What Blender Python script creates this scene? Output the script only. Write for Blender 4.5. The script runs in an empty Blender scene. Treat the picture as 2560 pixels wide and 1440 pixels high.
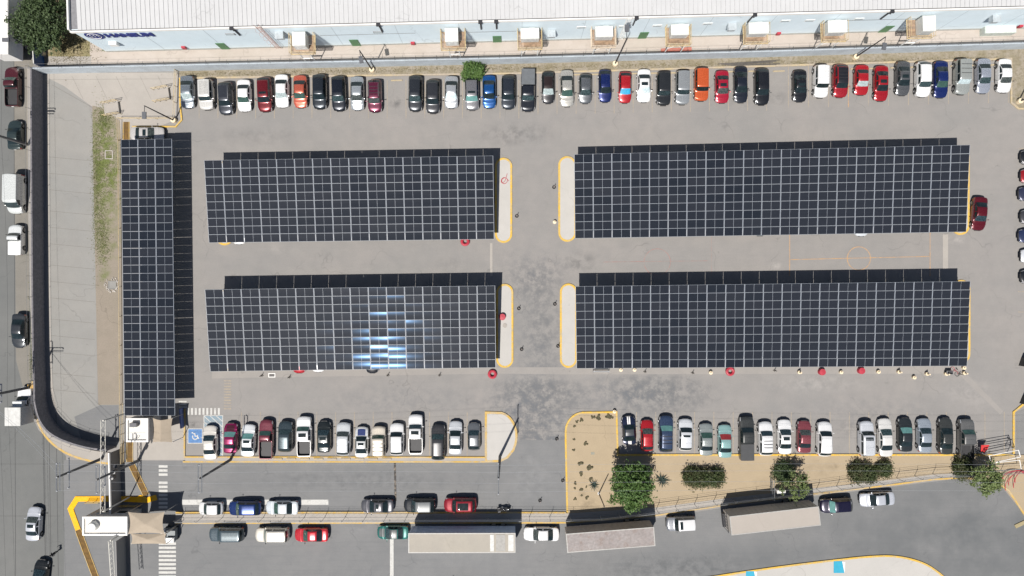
import bpy, bmesh, math, random
from mathutils import Vector, Matrix, Quaternion
import numpy as np
R = math.radians
random.seed(7); rnd = random.Random(11)
SC = bpy.context.scene; COL = SC.collection
S = 18.5; CH = 92.0
KX, KY = 0.225, 0.465          # shadow offset per metre of height (east, north)

# ---------------- camera, sky, sun, exposure ----------------
cam_d = bpy.data.cameras.new('camera'); cam = bpy.data.objects.new('camera', cam_d); COL.objects.link(cam)
cam.location = (0, 0, CH); cam.rotation_euler = (0, 0, 0)
cam_d.sensor_width = 36; cam_d.lens = 36 * CH / (2560 / S)
cam_d.clip_start = 0.5; cam_d.clip_end = 2000
SC.camera = cam
world = bpy.data.worlds.new('World'); SC.world = world; world.use_nodes = True
nt = world.node_tree; bgn = nt.nodes['Background']
sky = nt.nodes.new('ShaderNodeTexSky'); sky.sky_type = 'NISHITA'; sky.sun_disc = False
tosun = Vector((-KX, -KY, 1)).normalized()
sky.sun_elevation = math.asin(tosun.z); sky.sun_rotation = math.atan2(tosun.x, tosun.y)
sky.dust_density = 1.5; sky.altitude = 300
nt.links.new(sky.outputs[0], bgn.inputs[0]); bgn.inputs[1].default_value = 0.05
sun_d = bpy.data.lights.new('sun', 'SUN'); sun = bpy.data.objects.new('sun', sun_d); COL.objects.link(sun)
sun_d.energy = 5.0; sun_d.angle = R(0.5); sun_d.color = (1.0, 0.955, 0.9)
sun.rotation_euler = tosun.to_track_quat('Z', 'Y').to_euler(); sun.location = (-20, -40, 90)
SC.view_settings.view_transform = 'Standard'; SC.view_settings.look = 'None'
SC.view_settings.exposure = 0.25; SC.view_settings.gamma = 1

def W(px, py, z=0.0):
    k = (CH - z) / CH / S
    return Vector(((px - 1280) * k, (720 - py) * k, z))
def Ws(pts, z=0.0): return [W(p[0], p[1], z) for p in pts]

# ---------------- materials ----------------
MATS = {}
def new_mat(name):
    m = bpy.data.materials.new(name); m.use_nodes = True
    return m, m.node_tree, m.node_tree.nodes['Principled BSDF']
def node(t, k, **kw):
    n = t.nodes.new(k)
    for a, b in kw.items():
        if a.startswith('i_'): n.inputs[int(a[2:])].default_value = b
        else: setattr(n, a, b)
    return n
def mix(t, fac, a, b, mode='MIX'):
    n = t.nodes.new('ShaderNodeMix'); n.data_type = 'RGBA'; n.blend_type = mode
    for s, v in ((0, fac), (6, a), (7, b)):
        if hasattr(v, 'links'): t.links.new(v, n.inputs[s])
        elif s == 0: n.inputs[0].default_value = v
        else: n.inputs[s].default_value = (*v[:3], 1)
    return n.outputs[2]
def ramp(t, src, lo, hi, v0=0.0, v1=1.0):
    n = t.nodes.new('ShaderNodeMapRange'); n.inputs[1].default_value = lo; n.inputs[2].default_value = hi
    n.inputs[3].default_value = v0; n.inputs[4].default_value = v1
    t.links.new(src, n.inputs[0]); return n.outputs[0]
def math_n(t, op, a, b=None):
    n = t.nodes.new('ShaderNodeMath'); n.operation = op
    for i, v in enumerate((a, b)):
        if v is None: continue
        if hasattr(v, 'links'): t.links.new(v, n.inputs[i])
        else: n.inputs[i].default_value = v
    return n.outputs[0]
def coords(t, obj=True):
    c = t.nodes.new('ShaderNodeTexCoord'); return c.outputs['Object' if obj else 'Generated']
def noise(t, vec, scale, detail=4, rough=0.55, stretch=None):
    if stretch:
        mp = t.nodes.new('ShaderNodeMapping'); mp.inputs['Scale'].default_value = stretch
        t.links.new(vec, mp.inputs[0]); vec = mp.outputs[0]
    n = t.nodes.new('ShaderNodeTexNoise'); n.inputs['Scale'].default_value = scale
    n.inputs['Detail'].default_value = detail; n.inputs['Roughness'].default_value = rough
    t.links.new(vec, n.inputs['Vector']); return n.outputs['Fac']
def plain(name, col, rough=0.6, metal=0.0, var=0.12, scale=3.0, coat=0.0, spec=0.5, bump=0.0):
    if name in MATS: return MATS[name]
    m, t, b = new_mat(name)
    b.inputs['Roughness'].default_value = rough; b.inputs['Metallic'].default_value = metal
    b.inputs['Coat Weight'].default_value = coat; b.inputs['Coat Roughness'].default_value = 0.04
    b.inputs['Specular IOR Level'].default_value = spec
    c = coords(t)
    if var > 0:
        f = ramp(t, noise(t, c, scale), 0.3, 0.7)
        t.links.new(mix(t, f, [x * (1 - var) for x in col], [min(1, x * (1 + var)) for x in col]), b.inputs['Base Color'])
    else: b.inputs['Base Color'].default_value = (*col, 1)
    if bump:
        bp = t.nodes.new('ShaderNodeBump'); bp.inputs['Strength'].default_value = bump; bp.inputs['Distance'].default_value = 0.02
        t.links.new(noise(t, c, scale * 12), bp.inputs['Height']); t.links.new(bp.outputs[0], b.inputs['Normal'])
    MATS[name] = m; return m

def ground_mat(name, base, tint, dark, stains=(), pale=(), patches=((), None), speck=0.10, streak=0.0, bigscale=0.07, rough=0.9):
    """weathered paving: broad blotches, mid patches, aggregate speckle, stains at given world places"""
    m, t, b = new_mat(name); c = coords(t)
    n1 = ramp(t, noise(t, c, bigscale, 5, 0.6), 0.35, 0.65)
    col = mix(t, n1, base, tint)
    n2 = ramp(t, noise(t, c, 0.55, 6, 0.65), 0.4, 0.8, 0, 0.35)
    col = mix(t, n2, col, dark)
    n3 = ramp(t, noise(t, c, 9.0, 3, 0.7), 0.25, 0.75, 1 - speck, 1 + speck)
    g = t.nodes.new('ShaderNodeCombineColor')
    for i in range(3): t.links.new(n3, g.inputs[i])
    col = mix(t, 1.0, col, g.outputs[0], 'MULTIPLY')
    if streak:
        n4 = ramp(t, noise(t, c, 0.8, 5, 0.7, (0.12, 2.6, 1)), 0.5, 0.75, 0, streak)
        col = mix(t, n4, col, dark)
    # oil drips
    v = t.nodes.new('ShaderNodeTexVoronoi'); v.inputs['Scale'].default_value = 0.16; t.links.new(c, v.inputs['Vector'])
    dr = ramp(t, v.outputs['Distance'], 0.0, 0.09, 0.5, 0.0)
    dr = math_n(t, 'MULTIPLY', dr, ramp(t, noise(t, c, 2.2, 4), 0.45, 0.6))
    col = mix(t, dr, col, [x * 0.45 for x in dark])
    v3 = t.nodes.new('ShaderNodeTexVoronoi'); v3.inputs['Scale'].default_value = 0.42; t.links.new(c, v3.inputs['Vector'])
    dr = ramp(t, v3.outputs['Distance'], 0.0, 0.12, 0.42, 0.0)
    dr = math_n(t, 'MULTIPLY', dr, ramp(t, noise(t, c, 3.5, 5), 0.50, 0.58))
    dr = math_n(t, 'MULTIPLY', dr, ramp(t, noise(t, c, 0.35, 2), 0.50, 0.56))
    col = mix(t, dr, col, [x * 0.5 for x in dark])
    # fine cracks
    v2 = t.nodes.new('ShaderNodeTexVoronoi'); v2.feature = 'DISTANCE_TO_EDGE'; v2.inputs['Scale'].default_value = 0.11
    mp = t.nodes.new('ShaderNodeVectorMath'); mp.operation = 'ADD'
    nn = t.nodes.new('ShaderNodeTexNoise'); nn.inputs['Scale'].default_value = 0.5; t.links.new(c, nn.inputs['Vector'])
    ms = t.nodes.new('ShaderNodeVectorMath'); ms.operation = 'SCALE'; ms.inputs['Scale'].default_value = 2.5
    t.links.new(nn.outputs['Color'], ms.inputs[0]); t.links.new(c, mp.inputs[0]); t.links.new(ms.outputs[0], mp.inputs[1])
    t.links.new(mp.outputs[0], v2.inputs['Vector'])
    ck = ramp(t, v2.outputs['Distance'], 0.0, 0.008, 0.30, 0.0)
    ck = math_n(t, 'MULTIPLY', ck, ramp(t, noise(t, c, 0.2, 2), 0.48, 0.6))
    col = mix(t, ck, col, [x * 0.5 for x in dark])
    for lst, tgt in ((stains, [x * 0.62 for x in dark]), (pale, [min(1, x * 1.3) for x in base]), patches[:2]):
        for (px, py, rx, ry, st) in lst:
            p = W(px, py)
            mp = t.nodes.new('ShaderNodeMapping'); mp.vector_type = 'TEXTURE'
            mp.inputs['Location'].default_value = (p.x, p.y, 0); mp.inputs['Scale'].default_value = (rx / S, ry / S, 1e3)
            t.links.new(c, mp.inputs[0])
            ln = t.nodes.new('ShaderNodeVectorMath'); ln.operation = 'LENGTH'; t.links.new(mp.outputs[0], ln.inputs[0])
            e = ramp(t, ln.outputs['Value'], 0.15, 1.0, 1.0, 0.0)
            soft = tgt is patches[1] and len(patches) > 2
            f = math_n(t, 'MULTIPLY', ramp(t, noise(t, c, 0.22 if soft else 0.8, 6 if soft else 8, 0.6 if soft else 0.72), 0.25 if soft else 0.42, 0.62, 0, st), e)
            f = math_n(t, 'MINIMUM', f, 1.0)
            col = mix(t, f, col, tgt)
    t.links.new(col, b.inputs['Base Color']); b.inputs['Roughness'].default_value = rough
    b.inputs['Specular IOR Level'].default_value = 0.25
    bp = t.nodes.new('ShaderNodeBump'); bp.inputs['Strength'].default_value = 0.25; bp.inputs['Distance'].default_value = 0.02
    t.links.new(noise(t, c, 14, 3), bp.inputs['Height']); t.links.new(bp.outputs[0], b.inputs['Normal'])
    MATS[name] = m; return m

def two_tone(name, a, b_, scale, lo=0.42, hi=0.58, rough=0.9, fine=8.0, third=None):
    m, t, b = new_mat(name); c = coords(t)
    col = mix(t, ramp(t, noise(t, c, scale, 6, 0.65), lo, hi), a, b_)
    if third: col = mix(t, ramp(t, noise(t, c, scale * 3.1, 6, 0.7), 0.5, 0.68), col, third)
    f = ramp(t, noise(t, c, fine, 4, 0.7), 0.25, 0.75, 0.8, 1.2)
    g = t.nodes.new('ShaderNodeCombineColor')
    for i in range(3): t.links.new(f, g.inputs[i])
    col = mix(t, 1.0, col, g.outputs[0], 'MULTIPLY')
    t.links.new(col, b.inputs['Base Color']); b.inputs['Roughness'].default_value = rough
    b.inputs['Specular IOR Level'].default_value = 0.2
    MATS[name] = m; return m

# ---------------- mesh helpers ----------------
def tag(o, label=None, cat=None, group=None, kind=None):
    if label: o['label'] = label
    if cat: o['category'] = cat
    if group: o['group'] = group
    if kind: o['kind'] = kind
    return o
def empty(name, loc, label, cat, group=None, rz=0.0):
    o = bpy.data.objects.new(name, None); COL.objects.link(o); o.location = loc; o.rotation_euler = (0, 0, rz)
    o.empty_display_size = 0.3
    return tag(o, label, cat, group)
def sharpen(bm, ang=38):
    for e in bm.edges:
        if len(e.link_faces) == 2: e.smooth = e.calc_face_angle(0) < R(ang)
        else: e.smooth = False
    for f in bm.faces: f.smooth = True
class MB:
    def __init__(self): self.v = []; self.f = []; self.mi = []; self.sm = []
    def add(self, verts, faces, mi=0):
        n = len(self.v); self.v += [tuple(x) for x in verts]
        for f in faces: self.f.append([n + i for i in f]); self.mi.append(mi)
        return self
    def box(self, c, d, rz=0.0, mi=0, rot=None):
        x, y, z = d[0] / 2, d[1] / 2, d[2] / 2
        vs = [Vector((sx * x, sy * y, sz * z)) for sz in (-1, 1) for sy in (-1, 1) for sx in (-1, 1)]
        m = rot if rot is not None else Matrix.Rotation(rz, 3, 'Z')
        vs = [m @ v + Vector(c) for v in vs]
        return self.add(vs, [(0, 2, 3, 1), (4, 5, 7, 6), (0, 1, 5, 4), (2, 6, 7, 3), (0, 4, 6, 2), (1, 3, 7, 5)], mi)
    def prism(self, pts, z0, z1, mi=0, mt=None):
        n = len(pts); a = sum(pts[i][0] * pts[(i + 1) % n][1] - pts[(i + 1) % n][0] * pts[i][1] for i in range(n))
        if a < 0: pts = pts[::-1]
        vs = [(p[0], p[1], z0) for p in pts] + [(p[0], p[1], z1) for p in pts]
        self.add(vs, [(i, (i + 1) % n, n + (i + 1) % n, n + i) for i in range(n)], mi)
        return self.add([(p[0], p[1], z1) for p in pts], [tuple(range(n))], mi if mt is None else mt)
    def poly(self, pts, z, mi=0):
        n = len(pts); a = sum(pts[i][0] * pts[(i + 1) % n][1] - pts[(i + 1) % n][0] * pts[i][1] for i in range(n))
        if a < 0: pts = pts[::-1]
        return self.add([(p[0], p[1], z) for p in pts], [tuple(range(n))], mi)
    def strip(self, pts, w, z0, z1=None, mi=0, closed=False, off=0.0):
        """ribbon along a path: flat at z0, or a solid kerb from z0 to z1"""
        P = [Vector((p[0], p[1])) for p in pts]; n = len(P); Ls = []; Rs = []
        for i in range(n):
            if closed: a, b = P[(i - 1) % n], P[(i + 1) % n]
            else: a, b = P[max(i - 1, 0)], P[min(i + 1, n - 1)]
            d1 = (P[i] - a); d2 = (b - P[i])
            if d1.length < 1e-6: d1 = d2
            if d2.length < 1e-6: d2 = d1
            d1.normalize(); d2.normalize(); n1 = Vector((-d1.y, d1.x)); n2 = Vector((-d2.y, d2.x))
            m = (n1 + n2); m.normalize(); k = 1 / max(0.5, m.dot(n1))
            Ls.append(P[i] + m * (w / 2 + off) * k); Rs.append(P[i] + m * (-w / 2 + off) * k)
        cnt = n if closed else n - 1
        if z1 is None:
            vs = [(p.x, p.y, z0) for p in Ls] + [(p.x, p.y, z0) for p in Rs]
            return self.add(vs, [(n + i, n + (i + 1) % n, (i + 1) % n, i) for i in range(cnt)], mi)
        vs = [(p.x, p.y, z) for z in (z0, z1) for p in Ls] + [(p.x, p.y, z) for z in (z0, z1) for p in Rs]
        fs = []
        for i in range(cnt):
            j = (i + 1) % n
            fs += [(3 * n + i, 3 * n + j, n + j, n + i), (i, n + i, n + j, j), (2 * n + i, 2 * n + j, 3 * n + j, 3 * n + i)]
        if not closed: fs += [(0, 2 * n, 3 * n, n), (n - 1, 2 * n - 1, 4 * n - 1, 3 * n - 1)]
        return self.add(vs, fs, mi)
    def tube(self, pts, r, n=6, mi=0, r1=None, cap=True):
        pts = [Vector(p) for p in pts]; r1 = r if r1 is None else r1; k = len(pts); vs = []
        for i, p in enumerate(pts):
            d = (pts[min(i + 1, k - 1)] - pts[max(i - 1, 0)]).normalized()
            a = d.orthogonal().normalized() if abs(d.z) < 0.99 else Vector((1, 0, 0))
            if abs(d.z) < 0.99: a = Vector((0, 0, 1)).cross(d).normalized()
            b = d.cross(a); rr = r + (r1 - r) * i / max(1, k - 1)
            vs += [p + (a * math.cos(q) + b * math.sin(q)) * rr for q in (2 * math.pi * j / n for j in range(n))]
        fs = [(i * n + j, i * n + (j + 1) % n, (i + 1) * n + (j + 1) % n, (i + 1) * n + j) for i in range(k - 1) for j in range(n)]
        if cap: fs += [tuple(range(n))[::-1], tuple((k - 1) * n + j for j in range(n))]
        return self.add(vs, fs, mi)
    def lathe(self, c, prof, n=20, mi=0, axis='Z', cap=True):
        vs = []; k = len(prof)
        for r, h in prof:
            for j in range(n):
                a = 2 * math.pi * j / n; x, y = r * math.cos(a), r * math.sin(a)
                v = (x, y, h) if axis == 'Z' else ((x, h, y) if axis == 'Y' else (h, x, y))
                vs.append(Vector(v) + Vector(c))
        fs = [(i * n + j, i * n + (j + 1) % n, (i + 1) * n + (j + 1) % n, (i + 1) * n + j) for i in range(k - 1) for j in range(n)]
        if cap: fs += [tuple(range(n))[::-1], tuple((k - 1) * n + j for j in range(n))]
        return self.add(vs, fs, mi)
    def mesh(self, name, mats, smooth=True, ang=38, fix=True):
        me = bpy.data.meshes.new(name); me.from_pydata(self.v, [], self.f)
        mats = mats if isinstance(mats, (list, tuple)) else [mats]
        for m in mats: me.materials.append(m)
        me.polygons.foreach_set('material_index', self.mi)
        if smooth or fix:
            bm = bmesh.new(); bm.from_mesh(me)
            if fix: bmesh.ops.recalc_face_normals(bm, faces=bm.faces)
            if smooth: sharpen(bm, ang)
            bm.to_mesh(me); bm.free()
        me.update(); return me
    def build(self, name, mats, parent=None, smooth=True, ang=38, fix=True, loc=None):
        o = bpy.data.objects.new(name, self.mesh(name, mats, smooth, ang, fix)); COL.objects.link(o)
        if parent: o.parent = parent
        if loc is not None: o.location = loc
        return o
def sheet(name, px, z, m, kind='structure', label=None, ws=None):
    mb = MB(); mb.poly([(p.x, p.y) for p in (ws or Ws(px))], z)
    o = mb.build(name, m, smooth=False, fix=False); return tag(o, label, kind=kind)
def link_mesh(name, me, parent=None, mat=None):
    o = bpy.data.objects.new(name, me); COL.objects.link(o)
    if parent: o.parent = parent
    if mat is not None:
        o.material_slots[0].link = 'OBJECT'; o.material_slots[0].material = mat
    return o
def arc(cx, cy, r, a0, a1, n=10, ry=None):
    ry = ry or r
    return [(cx + r * math.cos(R(a0 + (a1 - a0) * i / n)), cy - ry * math.sin(R(a0 + (a1 - a0) * i / n))) for i in range(n + 1)]
def smooth_path(pts, it=2):
    for _ in range(it):
        q = [pts[0]]
        for a, b in zip(pts, pts[1:]):
            q += [(a[0] * .75 + b[0] * .25, a[1] * .75 + b[1] * .25), (a[0] * .25 + b[0] * .75, a[1] * .25 + b[1] * .75)]
        pts = q + [pts[-1]]
    return pts
ORD = ['first', 'second', 'third', 'fourth', 'fifth', 'sixth', 'seventh', 'eighth', 'ninth', 'tenth', 'eleventh', 'twelfth',
       'thirteenth', 'fourteenth', 'fifteenth', 'sixteenth', 'seventeenth', 'eighteenth', 'nineteenth', 'twentieth']

# common materials
M_concrete = ground_mat('pale_concrete', (0.36, 0.333, 0.30), (0.32, 0.30, 0.275), (0.24, 0.225, 0.205), speck=0.06)
M_conc_gray = ground_mat('grey_concrete', (0.265, 0.256, 0.238), (0.235, 0.235, 0.225), (0.185, 0.18, 0.17), speck=0.07)
M_kerb_y = two_tone('worn_yellow_paint', (0.50, 0.33, 0.09), (0.45, 0.35, 0.20), 0.5, 0.45, 0.6, fine=6, third=(0.36, 0.31, 0.24))
M_kerb_pale = two_tone('faded_yellow_paint', (0.42, 0.345, 0.22), (0.36, 0.31, 0.245), 0.6, fine=6)
M_yellow = two_tone('bright_yellow_paint', (0.60, 0.38, 0.06), (0.52, 0.36, 0.11), 0.6, fine=5, third=(0.42, 0.34, 0.20))
M_railyellow = plain('rail_yellow', (0.50, 0.39, 0.21), 0.55, var=0.25)
M_white = plain('white_paint', (0.78, 0.77, 0.74), 0.5, var=0.06)
M_linewhite = two_tone('road_white_paint', (0.50, 0.495, 0.47), (0.34, 0.335, 0.32), 1.8, 0.5, 0.75, fine=9)
M_lineyel = two_tone('road_yellow_paint', (0.32, 0.275, 0.215), (0.27, 0.245, 0.215), 1.5, fine=9)
M_steel = plain('galvanised_steel', (0.42, 0.43, 0.44), 0.42, 0.7, var=0.1)
M_dark = plain('dark_metal', (0.045, 0.045, 0.05), 0.5, 0.3)
M_rubber = plain('tyre_rubber', (0.022, 0.022, 0.023), 0.85, var=0.2)
M_alu = plain('aluminium_frame', (0.42, 0.46, 0.52), 0.42, 0.0, var=0.04, spec=0.45)
M_red = plain('red_paint', (0.38, 0.03, 0.05), 0.5, var=0.15)
M_green = plain('green_door_paint', (0.06, 0.17, 0.07), 0.5, var=0.1)
M_cream = plain('cream_paint', (0.72, 0.60, 0.42), 0.6, var=0.08)
M_glassdark = plain('dark_glass', (0.012, 0.02, 0.022), 0.06, var=0.4, scale=2.5, spec=0.6)
M_wood = plain('weathered_pole_wood', (0.11, 0.10, 0.09), 0.85, var=0.2)
M_conpole = plain('concrete_pole', (0.16, 0.155, 0.15), 0.85, var=0.2)
# ---------------- ground and paving ----------------
lot = ground_mat('lot_asphalt', (0.255, 0.24, 0.226), (0.228, 0.221, 0.212), (0.165, 0.163, 0.161),
    stains=[(1350, 985, 130, 70, 0.85), (1650, 985, 150, 60, 0.8), (1340, 700, 90, 60, 0.55), (1290, 335, 120, 35, 0.6), (1330, 1100, 90, 110, 0.75),
            (1360, 820, 60, 130, 0.45), (640, 340, 150, 30, 0.3), (1830, 250, 90, 30, 0.25), (2120, 1070, 25, 25, 0.7), (990, 255, 22, 18, 0.9),
            (1945, 245, 26, 20, 0.8), (485, 1063, 20, 14, 0.8), (1130, 660, 60, 25, 0.35), (1450, 655, 60, 35, 0.6)],
    pale=[(2040, 960, 160, 30, 0.6), (2420, 985, 90, 60, 0.5), (2390, 600, 30, 14, 0.9), (1350, 940, 200, 22, 0.5), (700, 620, 60, 20, 0.3), (1940, 665, 22, 14, 0.8)],
    streak=0.12, patches=([(1330, 1010, 150, 110, 1.2), (1600, 985, 220, 70, 1.1), (1355, 1130, 140, 120, 1.5), (1350, 860, 90, 200, .7), (1330, 690, 120, 80, .7), (2200, 1040, 300, 70, .4), (1000, 1000, 300, 60, .4)], (0.135, 0.14, 0.148)))
road = ground_mat('road_asphalt', (0.190, 0.190, 0.189), (0.170, 0.172, 0.173), (0.115, 0.122, 0.128),
    stains=[(1700, 1420, 300, 45, 0.6), (2150, 1380, 200, 40, 0.25), (900, 1200, 400, 30, 0.4)],
    pale=[(2100, 1400, 200, 25, 0.4), (900, 1320, 60, 20, 0.4), (1330, 1190, 80, 90, .5)], streak=0.30, patches=([(2440, 1340, 480, 210, 1.0), (1950, 1400, 420, 60, .7), (2100, 1300, 300, 80, .4)], (0.114, 0.120, 0.124), True))
street = ground_mat('street_concrete', (0.155, 0.157, 0.152), (0.135, 0.139, 0.136), (0.10, 0.105, 0.103), speck=0.08)
shoulder = ground_mat('dirt_shoulder', (0.215, 0.20, 0.175), (0.185, 0.175, 0.155), (0.11, 0.105, 0.09), speck=0.12)
sand = ground_mat('sand', (0.365, 0.292, 0.195), (0.335, 0.27, 0.185), (0.27, 0.215, 0.145), speck=0.08,
    stains=[(1470, 1262, 40, 22, 0.7), (2060, 1170, 70, 30, 0.35), (1900, 1205, 30, 18, 0.4), (1460, 1235, 20, 14, 0.5)])
grassdirt = ground_mat('grassy_dirt', (0.26, 0.222, 0.182), (0.235, 0.205, 0.165), (0.16, 0.145, 0.11), speck=0.14, patches=([(258, 330, 45, 90, 1.5), (250, 430, 30, 120, 1.8), (280, 450, 38, 130, 1.5), (252, 560, 34, 70, 1.0), (262, 640, 22, 40, 1.0), (290, 600, 25, 60, .7), (262, 690, 20, 35, .8)], (0.125, 0.150, 0.045)))
drygrass = two_tone('dry_grass', (0.27, 0.238, 0.19), (0.225, 0.197, 0.14), 0.7, fine=4, third=(0.165, 0.14, 0.085))
pinkconc = ground_mat('alley_concrete', (0.435, 0.387, 0.35), (0.40, 0.355, 0.31), (0.28, 0.235, 0.19), speck=0.06)

sheet('ground', None, 0.0, lot, ws=[Vector((-600, -600, 0)), Vector((600, -600, 0)), Vector((600, 600, 0)), Vector((-600, 600, 0))])
# street along the left edge and the gate apron
sheet('street', [(-6000, -6000), (40, -6000), (40, 170), (60, 1000), (96, 1075), (165, 1140), (165, 1245), (160, 1440), (160, 6000), (-6000, 6000)], 0.004, street)
sheet('road_shoulder', [(34, -3000), (86, -3000), (84, 200), (86, 960), (92, 1012), (68, 1010), (40, 900), (36, 300)], 0.008, shoulder)
sheet('road', [(160, 1150), (460, 1152), (1215, 1155), (1262, 1150), (1300, 1100), (1415, 1100), (1418, 1282), (1425, 1312), (1640, 1296), (1830, 1266), (2240, 1216), (2400, 1196),
    (2500, 1212), (2560, 1285), (2900, 1500), (2900, 2600), (160, 2600)], 0.006, road)
mb = MB()
for x in (33, 108, 122, 140): mb.strip([W(x, 1030 if x > 34 else -400), W(x + 6, 1440)], 0.07, 0.011)
for y in (1290, 1160): mb.strip([W(-200, y), W(150, y)], 0.03, 0.011)
tag(mb.build('street_joints', plain('joint_tar', (0.07, 0.07, 0.07), 0.9), smooth=False, fix=False), kind='structure')
# sidewalk outside the perimeter wall
side_o = smooth_path([(70, 172), (72, 600), (84, 960), (92, 1040), (112, 1085), (150, 1122), (205, 1146), (278, 1157)])
side_i = smooth_path([(86, 172), (88, 600), (90, 960), (102, 1035), (128, 1078), (168, 1106), (220, 1124), (278, 1132)])
mb = MB(); mb.prism([(p.x, p.y) for p in Ws(side_o) + Ws(side_i[::-1])], 0.0, 0.12)
tag(mb.build('sidewalk', M_concrete, smooth=False), kind='structure')
mb = MB(); mb.strip(Ws(side_o[-22:]), 0.28, 0, 0.13, off=-0.14)
tag(mb.build('kerb', M_kerb_y, smooth=False), kind='structure')
# concrete yard inside the wall
sheet('concrete_yard', smooth_path([(112, 186), (118, 600), (120, 960), (135, 1030), (165, 1075), (210, 1105), (300, 1118)]) + [(305, 1118), (305, 1010), (244, 1010), (238, 600), (230, 300), (222, 262), (300, 255), (440, 255), (440, 180)], 0.010, M_conc_gray)
sheet('concrete_pad', [(120, 195), (160, 215), (232, 268), (300, 300), (302, 352), (440, 300), (445, 182), (112, 182)], 0.014, M_concrete)
sheet('asphalt_patch', [(186, 1042), (250, 1013), (308, 1013), (308, 1104), (205, 1104)], 0.014, road)
sheet('grass_verge', [(231, 264), (262, 272), (300, 303), (303, 350), (308, 1012), (246, 1012), (243, 900), (238, 640), (233, 400)], 0.016, grassdirt)
sheet('gatehouse_apron', [(308, 1030), (448, 1010), (462, 1030), (462, 1150), (320, 1150)], 0.012, M_concrete)
mb = MB()
for i in range(17):
    y = 395 + i * 45 - (i % 3) * 4
    if y < 1000: mb.strip([W(120, y - 3), W(238, y + 8)], 0.045, 0.016)
for x in (180, 240, 290, 350, 395): mb.strip([W(x, 190), W(x + 28, 248)], 0.03, 0.019)
mb.strip([W(130, 212), W(230, 268)], 0.05, 0.019); mb.strip([W(120, 199), W(440, 197)], 0.03, 0.019)
tag(mb.build('concrete_joints', plain('joint_dark', (0.17, 0.16, 0.145), 0.9), smooth=False, fix=False), kind='structure')
mb = MB(); mb.strip(Ws(smooth_path([(119, 186), (121, 600), (126, 960), (140, 1030), (160, 1062)])), 0.32, 0.02)
tag(mb.build('drain_channel', M_concrete, smooth=False, fix=False), kind='structure')
# dry strip along the rear wall, alley behind it
sheet('dry_verge', [(448, 178), (1280, 158), (1920, 140), (2560, 118), (2700, 112), (2700, 280), (2545, 272), (2527, 257), (2527, 147), (1920, 165), (1280, 183), (640, 192), (448, 195)], 0.010, drygrass)
sheet('alley_pavement', [(225, 105), (2900, 40), (2900, 112), (225, 170)], 0.012, pinkconc)
sheet('dry_field', [(112, -400), (300, -400), (300, 130), (230, 141), (118, 141)], 0.010, two_tone('field', (0.26, 0.215, 0.13), (0.20, 0.18, 0.095), 0.25, fine=3, third=(0.31, 0.27, 0.19)))
sheet('alley_pad', [(118, 141), (228, 141), (228, 164), (118, 166)], 0.014, M_concrete)
mb = MB(); mb.strip(Ws([(448, 196), (640, 193), (1280, 184), (1920, 165.5), (2527, 147), (2527, 257), (2545, 272), (2700, 274)]), 0.24, 0, 0.13)
tag(mb.build('kerb', M_kerb_pale, smooth=False), kind='structure')
mb = MB(); mb.strip(Ws([(451, 196), (451, 262), (455, 300), (440, 317), (331, 317)]), 0.2, 0, 0.14)
tag(mb.build('kerb', M_yellow, smooth=False), kind='structure')

def island(pts, mtop, mk, name='traffic_island', kw=0.30):
    P = Ws(pts); mb = MB(); mb.prism([(p.x, p.y) for p in P], 0.0, 0.12)
    tag(mb.build(name, mtop, smooth=False), kind='structure')
    mb = MB(); mb.strip(P, kw, 0.0, 0.135, closed=True)
    tag(mb.build('kerb', mk, smooth=False), kind='structure')
M_island = ground_mat('island_concrete', (0.44, 0.425, 0.40), (0.41, 0.398, 0.375), (0.34, 0.33, 0.31), speck=0.04)
for cx, w, y0, y1 in ((1259, 19, 397, 605), (1418, 20, 393, 602), (1262, 19, 712, 917), (1421, 19, 711, 917), (562, 20, 405, 611), (564, 20, 725, 925), (2400, 20, 370, 585), (2402, 20, 702, 905)):
    island(arc(cx, y0 + w, w, 0, 180, 12) + arc(cx, y1 - w, w, 180, 360, 12), M_island, M_yellow, kw=0.26)
# lower island with the pale peninsula
island([(1215, 1031)] + arc(1245, 1090, 46, 90, -20, 10, ry=59)[1:] + [(1283, 1125), (1268, 1143), (1250, 1152), (1215, 1153)], M_island, M_kerb_y)
mb = MB(); P = Ws([(464, 1144), (1213, 1144), (1213, 1152), (464, 1154)]); mb.prism([(p.x, p.y) for p in P], 0, 0.12)
tag(mb.build('pavement', M_concrete, smooth=False), kind='structure')
mb = MB(); mb.strip(Ws([(462, 1022), (462, 1142), (1213, 1143)]), 0.2, 0, 0.14); mb.strip(Ws([(458, 1154), (1213, 1154)]), 0.2, 0, 0.14)
tag(mb.build('kerb', M_kerb_y, smooth=False), kind='structure')
for x in range(648, 966, 34):
    mb = MB(); mb.box(W(x + 13, 1146.5) + Vector((0, 0, 0.19)), (1.25, 0.22, 0.14))
    tag(mb.build('concrete_block', M_kerb_pale), 'pale concrete block on the lower kerb, %s from the left' % ORD[(x - 648) // 34], 'block', 'blocks along the lower kerb')
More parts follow.
